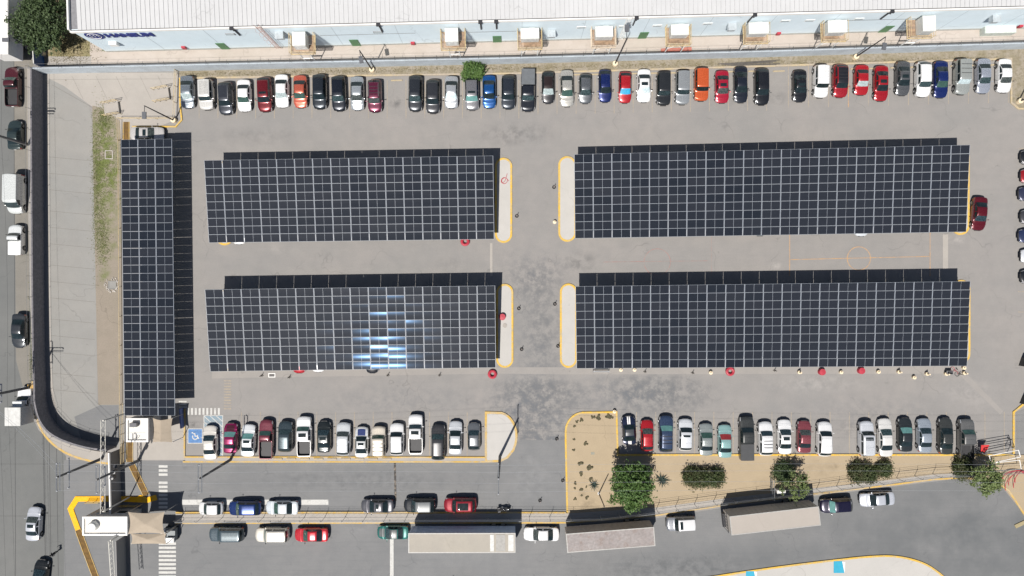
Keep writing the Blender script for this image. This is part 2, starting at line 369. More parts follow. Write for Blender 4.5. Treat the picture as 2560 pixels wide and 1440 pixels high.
# sand planter
sandp = [(1416, 1288), (1414, 1100)] + arc(1460, 1078, 46, 180, 95, 8, ry=47) + [(1540, 1030), (1544, 1137), (2535, 1137), (2900, 1137), (2900, 1330), (2560, 1285), (2500, 1208), (2400, 1192), (2240, 1212), (1830, 1260), (1640, 1290)]
P = Ws(sandp); mb = MB(); mb.prism([(p.x, p.y) for p in P], 0, 0.10)
tag(mb.build('sand_bed', sand, smooth=False), kind='structure')
mb = MB(); mb.strip(Ws([(1418, 1282), (1414, 1100)] + arc(1460, 1078, 46, 180, 95, 8, ry=47) + [(1541, 1030), (1544, 1137), (2533, 1137), (2533, 1030), (2560, 1008)]), 0.24, 0, 0.14)
tag(mb.build('kerb', M_yellow, smooth=False), kind='structure')
sheet('gravel_corner', [(2540, 1030), (2900, 900), (2900, 1136), (2540, 1136)], 0.012, ground_mat('gravel', (0.21, 0.21, 0.205), (0.18, 0.18, 0.178), (0.11, 0.11, 0.11), speck=0.2))
# walkway strip between the two lanes
wk = [(1420, 1303), (1640, 1285), (1830, 1256), (2240, 1207), (2330, 1195), (2400, 1191)]
wk2 = [(1420, 1283), (1640, 1268), (1830, 1243), (2240, 1197), (2330, 1186), (2400, 1182)]
P = Ws([(440, 1284), (1420, 1283)] + wk2[1:] + wk[::-1] + [(440, 1305)]); mb = MB(); mb.prism([(p.x, p.y) for p in P], 0, 0.125)
tag(mb.build('pavement', M_concrete, smooth=False), kind='structure')
mb = MB(); mb.strip(Ws([(440, 1281), (1418, 1281)]), 0.2, 0, 0.14); mb.strip(Ws([(440, 1307), (1420, 1306)] + [(x, y + 3) for x, y in wk[1:]] + [(2480, 1200), (2520, 1225), (2560, 1286), (2640, 1400)]), 0.22, 0, 0.14)
tag(mb.build('kerb', M_kerb_y, smooth=False), kind='structure')
# far kerb, bottom right
far = smooth_path([(1700, 1454), (1920, 1420), (2100, 1398), (2180, 1390), (2235, 1389), (2290, 1400), (2330, 1418), (2380, 1460)])
P = Ws(far + [(2380, 1900), (1700, 1900)]); mb = MB(); mb.prism([(p.x, p.y) for p in P], 0, 0.12)
tag(mb.build('pavement', M_island, smooth=False), kind='structure')
mb = MB(); mb.strip(Ws(far), 0.24, 0, 0.14); tag(mb.build('kerb', M_yellow, smooth=False), kind='structure')

# ---------------- painted markings ----------------
mb = MB()
for k in range(-4, 14): x = 686 + 47 * k; mb.strip([W(x, 200), W(x, 296)], 0.10, 0.014)
for k in range(13): x = 1345 + 47.6 * k; mb.strip([W(x, 186 - k), W(x, 286 - k * 0.8)], 0.10, 0.014)
for k in range(12): x = 1971 + 50 * k; mb.strip([W(x, 166 - k * 1.5), W(x, 270 - k * 1.2)], 0.10, 0.014)
for k in range(13): x = 604 + 47 * k; mb.strip([W(x, 1030), W(x, 1140)], 0.10, 0.014)
for k in range(20): x = 1591 + 48.4 * k; mb.strip([W(x, 1030), W(x, 1134)], 0.10, 0.014)
for k in range(9): y = 372 + 51 * k; mb.strip([W(2545, y), W(2700, y)], 0.10, 0.014)
tag(mb.build('parking_lines', M_lineyel, smooth=False, fix=False), kind='structure')
def bars(name, rects, m, z=0.015):
    mb = MB()
    for x0, y0, x1, y1 in rects: mb.poly([(p.x, p.y) for p in Ws([(x0, y0), (x1, y0), (x1, y1), (x0, y1)])], z)
    return tag(mb.build(name, m, smooth=False, fix=False), kind='structure')
bars('crosswalk', [(397, 1163 + 10.2 * i, 419, 1169 + 10.2 * i) for i in range(11) if i not in (3,)], M_linewhite)
bars('crosswalk', [(397, 1356 + 10.3 * i, 440, 1362 + 10.3 * i) for i in range(9)], M_linewhite)
bars('crosswalk', [(468 + 9.6 * i, 1020, 473 + 9.6 * i, 1037) for i in range(9)], M_linewhite)
bars('crosswalk', [(447, 1002 + 7 * i, 467, 1005.5 + 7 * i) for i in range(3)], M_linewhite)
bars('crosswalk', [(560, 950 + 7 * i, 578, 953.5 + 7 * i) for i in range(11)], M_lineyel)
bars('lane_band', [(455, 1249, 821, 1262)], M_linewhite)
bars('road_band', [(975, 1346, 984, 1440)], M_linewhite)
bars('repair_strip', [(1225, 608, 1231, 690), (2357, 586, 2370, 674)], M_concrete)
tr = ground_mat('trench_patch', (0.285, 0.266, 0.246), (0.262, 0.248, 0.234), (0.20, 0.192, 0.184), speck=0.08)
sheet('trench_patch', [(530, 925), (1240, 918), (1420, 918), (2418, 905), (2418, 934), (1420, 936), (1240, 934), (530, 946)], 0.008, tr)
sheet('trench_patch', [(2396, 934), (2412, 930), (2508, 1028), (2500, 1036)], 0.010, tr)
bars('blue_stall', [(470, 1072, 506, 1108)], plain('blue_road_paint', (0.07, 0.17, 0.36), 0.7, var=0.2), 0.015)
mb = MB(); P = Ws([(470, 1072), (506, 1072), (506, 1108), (470, 1108)]); mb.strip(P, 0.09, 0.019, closed=True)
# wheelchair symbol on the blue stall
def sy(x, y): return W(488 + x, 1090 + y)
mb.strip([sy(*p) for p in arc(0, 2, 6.5, 150, 400, 12)], 0.14, 0.019)
mb.strip([sy(-5, -6), sy(-1, -6), sy(0, 0), sy(6, 1), sy(9, 7)], 0.14, 0.0195); mb.poly([(p.x, p.y) for p in [sy(*q) for q in arc(-7, -8, 2, 0, 330, 8)]], 0.0195)
tag(mb.build('wheelchair_marking', M_linewhite, smooth=False, fix=False), kind='structure')
bars('blue_hatch', [(510, 1039, 557, 1140)], two_tone('faded_blue_paint', (0.18, 0.26, 0.32), (0.24, 0.28, 0.30), 0.7, fine=8), 0.015)
mb = MB(); mb.strip(Ws([(510, 1039), (557, 1039), (557, 1140), (510, 1140)]), 0.1, 0.019, closed=True)
for i in range(-3, 9):
    x0, y0 = 510, 1040 + i * 14; x1, y1 = 557, y0 + 42
    if y0 < 1039: x0 += (1039 - y0) * 47 / 42; y0 = 1039
    if y1 > 1140: x1 -= (y1 - 1140) * 47 / 42; y1 = 1140
    if x1 > x0: mb.strip([W(x0, y0), W(x1, y1)], 0.09, 0.0195)
tag(mb.build('hatch_lines', M_linewhite, smooth=False, fix=False), kind='structure')
mb = MB(); orange = two_tone('orange_court_paint', (0.44, 0.27, 0.14), (0.33, 0.25, 0.19), 1.2, fine=6)
mb.strip(Ws(arc(2147, 646, 29, 0, 351, 40)), 0.11, 0.016, closed=True); mb.strip(Ws([(1976, 649), (2323, 641)]), 0.09, 0.0165)
mb.strip(Ws([(1974, 580), (1974, 690)]), 0.11, 0.017); mb.strip(Ws([(2325, 580), (2325, 690)]), 0.11, 0.017); mb.strip(Ws([(2121, 178), (2121, 268)]), 0.12, 0.018)
tag(mb.build('court_lines', orange, smooth=False, fix=False), kind='structure')
mb = MB(); mb.strip(Ws(arc(1643, 655, 33, 0, 351, 40)), 0.06, 0.016, closed=True); mb.strip(Ws([(1507, 655), (1770, 652)]), 0.05, 0.0165); mb.strip(Ws([(1779, 590), (1779, 690)]), 0.03, 0.0165)
tag(mb.build('court_lines', two_tone('red_court_paint', (0.33, 0.17, 0.15), (0.255, 0.215, 0.20), 1.0, fine=6), smooth=False, fix=False), kind='structure')
# gate island painted band and brown ramps
mb = MB(); mb.strip(Ws([(392, 1243), (368, 1250), (310, 1247), (193, 1247), (177, 1272), (196, 1324)]), 0.72, 0.0, 0.10)
mb.strip(Ws([(372, 1249), (352, 1240), (330, 1250)]), 0.3, 0.0, 0.095)
tag(mb.build('kerb', two_tone('strong_yellow', (.82, .42, .015), (.72, .40, .04), .6, fine=5), smooth=False), kind='structure')
brown = two_tone('brown_ramp', (0.17, 0.10, 0.035), (0.12, 0.075, 0.03), 1.5, fine=10)
for P in ([(196, 1325), (216, 1380), (241, 1446), (262, 1500)], [(330, 1163), (366, 1238)], [(325, 1105), (325, 1155)], [(316, 305), (316, 352)]):
    mb = MB(); mb.strip(Ws(P), 0.62, 0.0, 0.05); tag(mb.build('speed_bump', brown, smooth=False), kind='structure')
    mb = MB(); mb.strip(Ws(P), 0.09, 0.0, 0.07, off=0.40); mb.strip(Ws(P), 0.09, 0.0, 0.07, off=-0.40); tag(mb.build('bump_edge', M_kerb_y, smooth=False), kind='structure')
bars('manhole', [(1477, 1130, 1486, 1136)], plain('manhole_grey', (.24, .235, .19), .8), 0.12)
mb = MB()
mb.strip([W(987, 1158), W(989, 1252)], 0.26, 0.0, 0.05)
tag(mb.build('speed_bump', two_tone('striped_rubber', (0.20, 0.17, 0.14), (0.07, 0.065, 0.06), 1.6, 0.48, 0.52, fine=4), smooth=False), kind='structure')
# ---------------- vehicles ----------------
# profile points run front (x = +L/2) to rear: fractions of the length from the nose, and heights in metres
TYPES = {
 'sedan':  dict(L=4.55, W=1.78, H=1.45, belt=0.93, prof=[(0, .58), (.03, .70), (.10, .78), (.265, .93), (.425, 1.38), (.50, 1.45), (.66, 1.42), (.835, 1.02), (.96, 1.00), (1, .90)], ws=(.265, .425), rw=(.69, .835), rw_t=.66, wr=.62, sw=(.36, .80), pil=.55),
 'hatch':  dict(L=3.95, W=1.70, H=1.50, belt=0.95, prof=[(0, .58), (.03, .72), (.10, .82), (.25, .98), (.42, 1.43), (.52, 1.50), (.80, 1.45), (.95, 1.06), (.985, .95), (1, .80)], ws=(.25, .42), rw=(.83, .94), rw_t=.80, wr=.62, sw=(.36, .88), pil=.58),
 'suv':    dict(L=4.60, W=1.86, H=1.68, belt=1.05, prof=[(0, .68), (.03, .86), (.10, .96), (.25, 1.08), (.385, 1.60), (.48, 1.68), (.86, 1.62), (.965, 1.14), (.99, 1.02), (1, .85)], ws=(.25, .385), rw=(.88, .955), rw_t=.86, wr=.66, sw=(.33, .92), pil=.56),
 'boxsuv': dict(L=4.60, W=1.84, H=1.78, belt=1.08, prof=[(0, .80), (.02, .96), (.06, 1.02), (.27, 1.10), (.37, 1.70), (.42, 1.76), (.94, 1.74), (.975, 1.2), (.99, 1.0), (1, .8)], ws=(.27, .37), rw=(.945, .972), rw_t=.94, wr=.72, sw=(.33, .93), pil=.55),
 'coupe':  dict(L=4.10, W=1.74, H=1.38, belt=0.90, prof=[(0, .56), (.03, .70), (.10, .80), (.29, .93), (.44, 1.34), (.54, 1.38), (.66, 1.34), (.87, .98), (.97, .93), (1, .82)], ws=(.29, .44), rw=(.69, .86), rw_t=.66, wr=.58, sw=(.38, .78), pil=.70),
 'pickup': dict(L=5.25, W=1.90, H=1.75, belt=1.08, prof=[(0, .78), (.02, .95), (.07, 1.04), (.235, 1.12), (.335, 1.66), (.39, 1.74), (.565, 1.72), (.60, 1.14), (.601, 1.10), (1, 1.06)], ws=(.235, .335), rw=(.568, .598), rw_t=.565, wr=.70, sw=(.30, .57), pil=.455, bed=.615),
 'pickup1':dict(L=4.9, W=1.80, H=1.65, belt=1.02, prof=[(0, .72), (.02, .88), (.07, .97), (.27, 1.06), (.375, 1.56), (.42, 1.64), (.50, 1.62), (.545, 1.10), (.546, 1.04), (1, 1.02)], ws=(.27, .375), rw=(.505, .54), rw_t=.50, wr=.68, sw=(.33, .51), pil=2, bed=.56),
 'van':    dict(L=5.30, W=1.95, H=2.25, belt=1.18, prof=[(0, .75), (.02, .95), (.05, 1.05), (.13, 1.22), (.25, 2.05), (.30, 2.22), (.96, 2.22), (.985, 2.0), (.99, 1.1), (1, .8)], ws=(.13, .25), rw=(.965, .985), rw_t=.96, wr=.84, sw=(.19, .32), pil=2),
}
NR = 15
def interp(prof, f):
    for (a, za), (b, zb) in zip(prof, prof[1:]):
        if f <= b: return za + (zb - za) * (f - a) / (b - a)
    return prof[-1][1]
def shell(T):
    L, Wd, belt = T['L'], T['W'], T['belt']; rw = .33 if T['H'] < 1.6 else .37; T['rw_r'] = rw
    xf, xr = .5 * L - .82, -.5 * L + (.80 if 'bed' not in T else 1.15); T['ax'] = (xf, xr)
    fs = set(f for f, _ in T['prof']) | {T['rw'][0], T['rw'][1], T['pil'] - .008, T['pil'] + .008, T['sw'][0], T['sw'][1], .05, .15, .2, .008, .992}
    for w in (xf, xr):
        for q in (-1, -.97, -.8, -.5, 0, .5, .8, .97, 1): fs.add((.5 * L - (w + q * (rw + .06))) / L)
    if 'bed' in T: fs |= {T['bed'], T['bed'] + .004, .982, .978, .8}
    a0, a1 = T['ws']; fs |= {a0 + .008, a1 - .004, a1 + .04, a1 + .05, a1 + .15, a1 + .10, T['rw_t'], T['rw_t'] - .10, T['rw'][1] - .004}
    fs |= {i / 30 for i in range(31)}
    F = sorted(f for f in fs if 0 <= f <= 1); G = [F[0]]
    for f in F[1:]:
        if f - G[-1] > .0030: G.append(f)
    hard = 'bed' in T
    verts = []; rings = []
    for f in G:
        x = .5 * L - f * L
        z = interp(T['prof'], f)
        if not (hard and f > .55):        # soften the profile
            e = .016; z = .5 * z + .25 * (interp(T['prof'], max(0, f - e)) + interp(T['prof'], min(1, f + e)))
        d = abs(x) / (L / 2); w = Wd / 2 * (1 - .10 * max(0, (d - .72) / .28) ** 2 - (.05 * max(0, (d - .95) / .05) ** 2))
        zb = min(belt, z - .05); t = max(0, min(1, (z - belt) / (T['H'] - belt)))
        zs = .24 if d < .93 else .24 + .10 * (d - .93) / .07
        arch = 0
        for ax in (xf, xr):
            q = (rw + .06) ** 2 - (x - ax) ** 2
            if q > 0: arch = max(arch, rw + math.sqrt(q))
        z0 = max(zs, arch)
        ysh = w * .955; ytop = ysh * .90 * (1 - t) + T['wr'] * Wd / 1.78 * (1 - .03 * abs(f - .55)) * t
        if t > 0: ytop = ysh * .90 + (T['wr'] * Wd / 1.78 - ysh * .90) * t
        crown = .05 + .02 * t
        zed = z - crown
        r = [(w * .95, z0), (w * .995, z0 + .03), (w, max(z0 + .06, .52)), (w * .985, max(z0 + .09, zb - .12)), (ysh, max(z0 + .11, zb))]
        zsh = r[4][1]; zt = max(zed, zsh + .012)
        for k in range(1, 5):
            u = k / 5; r.append((ysh * .985 + (ytop - ysh * .985) * u, zsh + (zt - zsh) * u - (.0)))
        r.append((ytop, zt)); r.append((ytop - .05, zt + .45 * (max(z, zt + .01) - zt)))
        zc = max(z, zt + .012)
        for k in range(4):
            u = (k + 1) / 4; yy = (ytop - .05) * (1 - u); r.append((yy, zt + (zc - zt) * (.45 + .55 * (1 - (1 - u) ** 2))))
        if 'bed' in T and T['bed'] < f < .981:
            rail = z; fl = .60
            r[4:] = [(w * .97, rail - .02), (w * .95, rail), (w * .92, rail), (w * .91, rail - .01), (w * .905, fl + .1), (w * .90, fl + .01), (w * .88, fl)] + [(w * .88 * (1 - (k + 1) / 4), fl) for k in range(4)]
            r = r[:NR]
        elif 'bed' in T and f >= T['bed'] - .001:
            for k in range(5, len(r)): r[k] = (min(r[k][0], w * .95 * (1 - (k - 5) / 9.)), z)
        bow = (.20 if T['W'] < 1.88 else .12) * max(0, (x / (L / 2))) ** 2 if x > 0 else -(.13 if 'bed' not in T else .02) * (x / (L / 2)) ** 2
        if x > 0: bow += .05
        ring = []
        for y, zz in r: ring.append(Vector((x - bow * (y / (Wd / 2)) ** 2.2, y, zz)))
        rings.append(ring)
    T['F'] = G; T['rings'] = rings
    V = []; Fc = []; Mi = []; n = len(r)
    full = 2 * n - 1
    for ring in rings: V += ring + [Vector((v.x, -v.y, v.z)) for v in ring[-2::-1]]
    for i in range(len(rings) - 1):
        for j in range(full - 1):
            Fc.append((i * full + j, (i + 1) * full + j, (i + 1) * full + j + 1, i * full + j + 1))
            k = min(j, full - 2 - j)
            Mi.append(1 if ('bed' in T and T['bed'] < (G[i] + G[i + 1]) / 2 < .982 and k >= 7) else (2 if k < 1 else 0))
    Fc.append(tuple(range(full))); Mi.append(0); Fc.append(tuple((len(rings) - 1) * full + j for j in range(full))); Mi.append(0)
    mb = MB(); mb.v = [tuple(v) for v in V]; mb.f = [list(f) for f in Fc]; mb.mi = Mi
    T['n'] = n; return mb
def patch(T, f0, f1, k0, k1, side=0, off=.012, inset=0.0):
    """faces of the shell between two stations and two ring rows, lifted off the surface; side 0 = across the centre"""
    G, rg, n = T['F'], T['rings'], T['n']
    st = [i for i, f in enumerate(G) if f0 - 1e-4 <= f <= f1 + 1e-4]
    if len(st) < 2: return None
    def col(i):
        if side == 0: return [rg[i][k] for k in range(k0, n)] + [Vector((rg[i][k].x, -rg[i][k].y, rg[i][k].z)) for k in range(n - 2, k0 - 1, -1)]
        c = [rg[i][k] for k in range(k0, k1 + 1)]
        return c if side == 1 else [Vector((v.x, -v.y, v.z)) for v in c]
    g = [col(i) for i in st]; a, b = len(g), len(g[0]); vs = []
    for i in range(a):
        for j in range(b):
            du = g[min(i + 1, a - 1)][j] - g[max(i - 1, 0)][j]; dv = g[i][min(j + 1, b - 1)] - g[i][max(j - 1, 0)]
            nn = du.cross(dv)
            if nn.length < 1e-7: nn = Vector((0, 0, 1))
            nn.normalize(); p = g[i][j]
            out = Vector((0, p.y, p.z - .5))
            if nn.dot(out) < 0: nn = -nn
            vs.append(p + nn * off)
    fs = [(i * b + j, (i + 1) * b + j, (i + 1) * b + j + 1, i * b + j + 1) for i in range(a - 1) for j in range(b - 1)]
    mb = MB(); mb.add(vs, fs); return mb
PAINT = {}
def paint(col, metal=0.25, rough=0.27):
    key = (tuple(col), metal, rough)
    if key in PAINT: return PAINT[key]
    m, t, b = new_mat('car_paint'); c = coords(t)
    f = ramp(t, noise(t, c, 1.8, 5, .6), .35, .7)
    t.links.new(mix(t, f, [x * .97 for x in col], [min(.9, x * 1.03 + .003) for x in col]), b.inputs['Base Color'])
    b.inputs['Metallic'].default_value = metal
    t.links.new(ramp(t, noise(t, c, 5, 4), .3, .7, rough - .03, rough + .04), b.inputs['Roughness'])
    b.inputs['Coat Weight'].default_value = .8; b.inputs['Coat Roughness'].default_value = .06
    PAINT[key] = m; return m
M_headl = plain('headlamp_glass', (0.62, 0.64, 0.66), 0.12, 0.3, var=0.2, scale=9, coat=1)
M_tail = plain('tail_lamp_red', (0.35, 0.012, 0.015), 0.2, var=0.2, coat=1)
M_rim = plain('alloy_rim', (0.45, 0.46, 0.47), 0.35, 0.8, var=0.1)
M_plastic = plain('black_plastic', (0.03, 0.03, 0.032), 0.6)
M_plate = plain('number_plate', (0.7, 0.7, 0.68), 0.5, var=0.05)
M_shade = {'teal': plain('teal_sunshade', (0.11, 0.25, 0.235), 0.35, var=.25, coat=1), 'silver': plain('silver_sunshade', (0.55, 0.66, 0.68), 0.3, .3, var=.35, scale=5, coat=1),
           'blue': plain('blue_sunshade', (0.03, 0.30, 0.50), 0.35, var=.3, coat=1), 'green': plain('tinted_glass', (0.035, 0.075, 0.06), 0.08, var=.4, coat=1),
           'pale': plain('pale_dash', (0.30, 0.36, 0.36), 0.15, var=.4, scale=5, coat=1), 'red': plain('red_cover', (0.25, 0.03, 0.03), 0.3, var=.3, coat=1)}
M_vis = [plain('glass_dash_%d' % i, c_, .08, var=.7, scale=6, coat=1) for i, c_ in enumerate(((.03, .05, .05), (.05, .06, .055), (.02, .035, .04)))]
def rim_mesh(r):
    mb = MB(); mb.lathe((0, 0, 0), [(r * .66, -.06), (r * .66, .085), (r * .60, .095), (r * .58, .05)], 20, axis='Y', cap=False)
    for k in range(5):
        a = 2 * math.pi * k / 5; mb.box((math.cos(a) * r * .32, .065, math.sin(a) * r * .32), (r * .60, .03, r * .17), rot=Matrix.Rotation(-a, 3, 'Y'))
    mb.lathe((0, 0, 0), [(r * .14, .0), (r * .14, .09), (.001, .095)], 10, axis='Y', cap=False)
    return mb.mesh('rim', M_rim)
def tyre_mesh(r):
    mb = MB(); mb.lathe((0, 0, 0), [(r * .66, -.10), (r * .93, -.11), (r, -.08), (r, .08), (r * .93, .11), (r * .66, .10)], 24, axis='Y', cap=False)
    mb.lathe((0, 0, 0), [(.001, -.06), (r * .66, -.06), (r * .66, .0), (.001, .0)], 16, axis='Y', cap=False)
    return mb.mesh('wheel', M_rubber)
WHEELS = {r: (tyre_mesh(r), rim_mesh(r)) for r in (.33, .37)}
KIT = {}
def kit(ty):
    if ty in KIT: return KIT[ty]
    T = dict(TYPES[ty]); body = shell(T); K = {'T': T}
    bed = M_plastic
    K['body'] = body.mesh('car_body', [M_plastic, bed, M_plastic], ang=30)
    n = T['n']; w0, w1 = T['ws']
    def pm(nm, p, m): 
        if p: K.setdefault(nm, []).append(p.mesh(nm, m, fix=True))
    pm('windshield', patch(T, w0 + .004, w1 + .001, 9, n), M_glassdark)
    pm('rear_window', patch(T, T['rw'][0], T['rw'][1] + .001, 9, n), M_glassdark)
    s0, s1 = T['sw']; pl = T['pil']
    for sd in (1, -1):
        if pl < 1:
            pm('side_window', patch(T, s0, pl - .009, 5, 8, sd), M_glassdark); pm('side_window', patch(T, pl + .009, s1, 5, 8, sd), M_glassdark)
        else: pm('side_window', patch(T, s0, s1, 5, 8, sd), M_glassdark)
        pm('headlight', patch(T, .0, .075, 3, 5 if ty != 'boxsuv' else 4, sd, .008), M_headl)
        pm('tail_light', patch(T, .965 if 'bed' not in T else .985, 1, 2, 4, sd, .008), M_tail)
    q_ = patch(T, T['ws'][1] + .05, T['ws'][1] + .15, 11, n, off=.008) or patch(T, T['ws'][1] + .01, T['rw_t'] - .02, 12, n, off=.008); K['sunroof'] = q_.mesh('sunroof', M_glassdark)
    q_ = patch(T, T['ws'][1] + .04, T['rw_t'] - .10, 11, n, off=.008) or patch(T, T['ws'][1], T['rw_t'], 11, n, off=.008); K['panorama'] = q_.mesh('sunroof', M_glassdark)
    K['roof'] = patch(T, T['ws'][1], T['rw_t'], 10, n, off=.006).mesh('roof_panel', M_plastic)
    K['bonnet'] = patch(T, .06, w0 - .01, 11, n, off=.006).mesh('bonnet', M_plastic)
    L, Wd = T['L'], T['W']; z0 = T['H']
    mb = MB(); mb.box((0, 0, .33), (L - .5, Wd - .5, .3)); K['underbody'] = mb.mesh('underbody', M_plastic, smooth=False)
    mb = MB(); mb.box((L / 2 - .03, 0, .52), (.10, Wd * .42, .20)); K['grille'] = mb.mesh('grille', M_plastic, smooth=False)
    mb = MB(); mb.box((-L / 2 - .008, 0, .62), (.03, .34, .16)); K['plate'] = mb.mesh('number_plate', M_plate, smooth=False)
    mb = MB(); mb.lathe((0, 0, 0), [(.001, -.06), (.06, -.05), (.085, 0), (.07, .05), (.001, .07)], 8, axis='X', cap=False)
    mb.v = [(x * .9, y * 1.3 + .02, z) for x, y, z in mb.v]; mb.box((.0, -.10, -.03), (.05, .12, .03)); K['mirror'] = mb.mesh('side_mirror', M_plastic)
    mb = MB(); x0 = L / 2 - (T['ws'][1] + .05) * L; x1 = L / 2 - (T['rw_t'] - .03) * L; y = T['wr'] * Wd / 1.78 - .06
    for s in (1, -1): mb.tube([(x0, s * y, z0 - .05), (x0 - .1, s * y, z0 + .03), (x1 + .1, s * y, z0 + .02), (x1, s * y, z0 - .08)], .02, 5)
    K['rails'] = mb.mesh('roof_rails', M_steel)
    mb = MB()
    for q in (.25, .5, .75): mb.box((x0 + (x1 - x0) * q, 0, z0 + .05), (.05, 2 * y, .025))
    K['bars'] = mb.mesh('roof_rack', M_dark, smooth=False)
    mb = MB()
    for j in range(7): mb.box(((x0 + x1) / 2, -y * .75 + y * .25 * j, z0 + .005), (abs(x1 - x0) * .85, .03, .03))
    K['ribs'] = mb.mesh('roof_ribs', M_plastic, smooth=False)
    if 'bed' in T:
        xb0 = L / 2 - (T['bed'] + .005) * L; xb1 = -L / 2 + .04
        mb = MB(); mb.box(((xb0 + xb1) / 2, 0, T['belt'] + .045), (xb0 - xb1, Wd * .93, .06)); K['cover'] = mb.mesh('bed_cover', M_plastic)
    KIT[ty] = K; return K
NCAR = [0]
def car(ty, px, py, heading, lpx, col, label, cat='car', group=None, metal=0.25, shade=None, extras=(), roofcol=None, bonnetcol=None, zc=.55, wsc=1.0, rough=.27, cover=None, name=None):
    """heading in picture terms: 'down', 'up', 'left', 'right' (+ degrees); lpx = length in picture pixels"""
    base = {'down': -90, 'up': 90, 'left': 180, 'right': 0}[heading[0]]; rz = R(base + heading[1])
    K = kit(ty); T = K['T']; p = W(px, py, zc); NCAR[0] += 1
    o = empty(name or {'pickup': 'pickup_truck', 'pickup1': 'pickup_truck', 'van': 'van'}.get(ty, 'parked_car'), (p.x, p.y, 0.006), label, cat, group, rz)
    k = lpx / (S * 1.012) / T['L']; o.scale = (k, wsc, 1.0)
    P = paint(col, metal, rough)
    b = link_mesh('body', K['body'], o, P)
    for nm in ('windshield', 'rear_window', 'side_window', 'headlight', 'tail_light'):
        for me in K.get(nm, []): 
            q = link_mesh(nm, me, o)
            if nm == 'windshield' and not shade and rnd.random() < .55: q.material_slots[0].link = 'OBJECT'; q.material_slots[0].material = rnd.choice(M_vis)
            if nm == 'windshield' and shade: q.material_slots[0].link = 'OBJECT'; q.material_slots[0].material = M_shade[shade]
    link_mesh('underbody', K['underbody'], o); link_mesh('grille', K['grille'], o); link_mesh('number_plate', K['plate'], o)
    r = T['rw_r']; ty_m, rim_m = WHEELS[r]
    for ax in T['ax']:
        for s in (1, -1):
            w = link_mesh('wheel', ty_m, o); w.location = (ax, s * (T['W'] / 2 - .10), r); w.rotation_euler = (0, 0, 0 if s > 0 else math.pi)
            w.scale = (1 / k, 1, 1); link_mesh('rim', rim_m, w)
    for s in (1, -1):
        m = link_mesh('side_mirror', K['mirror'], o, P if rnd.random() < .7 else M_plastic)
        m.location = (T['L'] / 2 - (T['ws'][0] + .065) * T['L'], s * (T['W'] / 2 + .11), T['belt'] + .10); m.scale = (1, s, 1)
    for e in extras:
        if e in ('sunroof', 'panorama'): link_mesh('sunroof', K[e], o)
        if e == 'rails': link_mesh('roof_rails', K['rails'], o)
        if e == 'bars': link_mesh('roof_rack', K['bars'], o)
        if e == 'ribs': link_mesh('roof_ribs', K['ribs'], o, P)
    if roofcol: link_mesh('roof_panel', K['roof'], o, paint(roofcol, .1, .3))
    if bonnetcol: link_mesh('bonnet', K['bonnet'], o, paint(bonnetcol, .1, .35))
    if cover: link_mesh('bed_cover', K['cover'], o, plain('bed_cover_%d%d' % (int(cover[0] * 100), int(cover[1] * 100)), cover, .5))
    return o, K, T
WH = (.78, .78, .77); SV = (.42, .44, .46); BE = (.52, .49, .43); GR = (.08, .085, .09); DG = (.020, .026, .033); BK = (.012, .013, .016); RD = (.36, .012, .018); DR = (.13, .008, .012)
MA = (.16, .035, .05); NV = (.008, .018, .10); BL = (.008, .07, .24); TE = (.02, .13, .11); SL = (.06, .085, .10); OR = (.50, .09, .025)
def row(spec, heading, loc, group, zc=.55):
    n = len(spec)
    for i, s in enumerate(spec):
        ty, cx, y0, y1, col, desc, kw = s
        h = (heading, rnd.uniform(-1.0, 1.0) + kw.pop('dh', 0))
        cat = 'pickup truck' if ty.startswith('pickup') else 'van' if ty == 'van' else 'car'
        car(ty, cx, (y0 + y1) / 2, h, y1 - y0, col, '%s, %s from left %s' % (desc, ORD[i], loc), cat, group, zc=zc, **kw)
g = 'cars parked in the top row'
row([('sedan', 470, 191, 272, (.22, .25, .28), 'grey blue sedan', dict(metal=.6, shade='pale', dh=1)), ('boxsuv', 518, 199, 276, (.60, .59, .56), 'silver white SUV with ribbed roof', dict(extras=('ribs',), dh=2)),
     ('suv', 566, 206, 288, (.045, .05, .06), 'dark grey SUV with bright roof rails', dict(extras=('rails',), metal=.5, dh=2)), ('sedan', 612, 201, 280, WH, 'white sedan', dict(dh=2, shade='green')),
     ('suv', 663, 194, 281, DR, 'dark red SUV with sunroof', dict(extras=('sunroof',), metal=.4, dh=2)), ('sedan', 706, 188, 270, WH, 'white sedan with pale dashboard', dict(shade='pale')),
     ('sedan', 752, 190, 271, (.45, .10, .06), 'copper orange sedan', dict(shade='green', metal=.35)), ('suv', 800, 187, 274, DG, 'dark slate sedan', dict(metal=.5)),
     ('suv', 848, 191, 279, (.010, .013, .020), 'black crossover', dict(metal=.4, dh=2)), ('sedan', 894, 193, 277, (.36, .39, .41), 'silver sedan with pale bonnet', dict(metal=.5, bonnetcol=(.62, .63, .63))),
     ('suv', 938, 200, 282, (.10, .012, .035), 'maroon SUV with roof rack bars', dict(extras=('bars', 'rails'), metal=.4))], 'down', 'in top row before first gap', g)
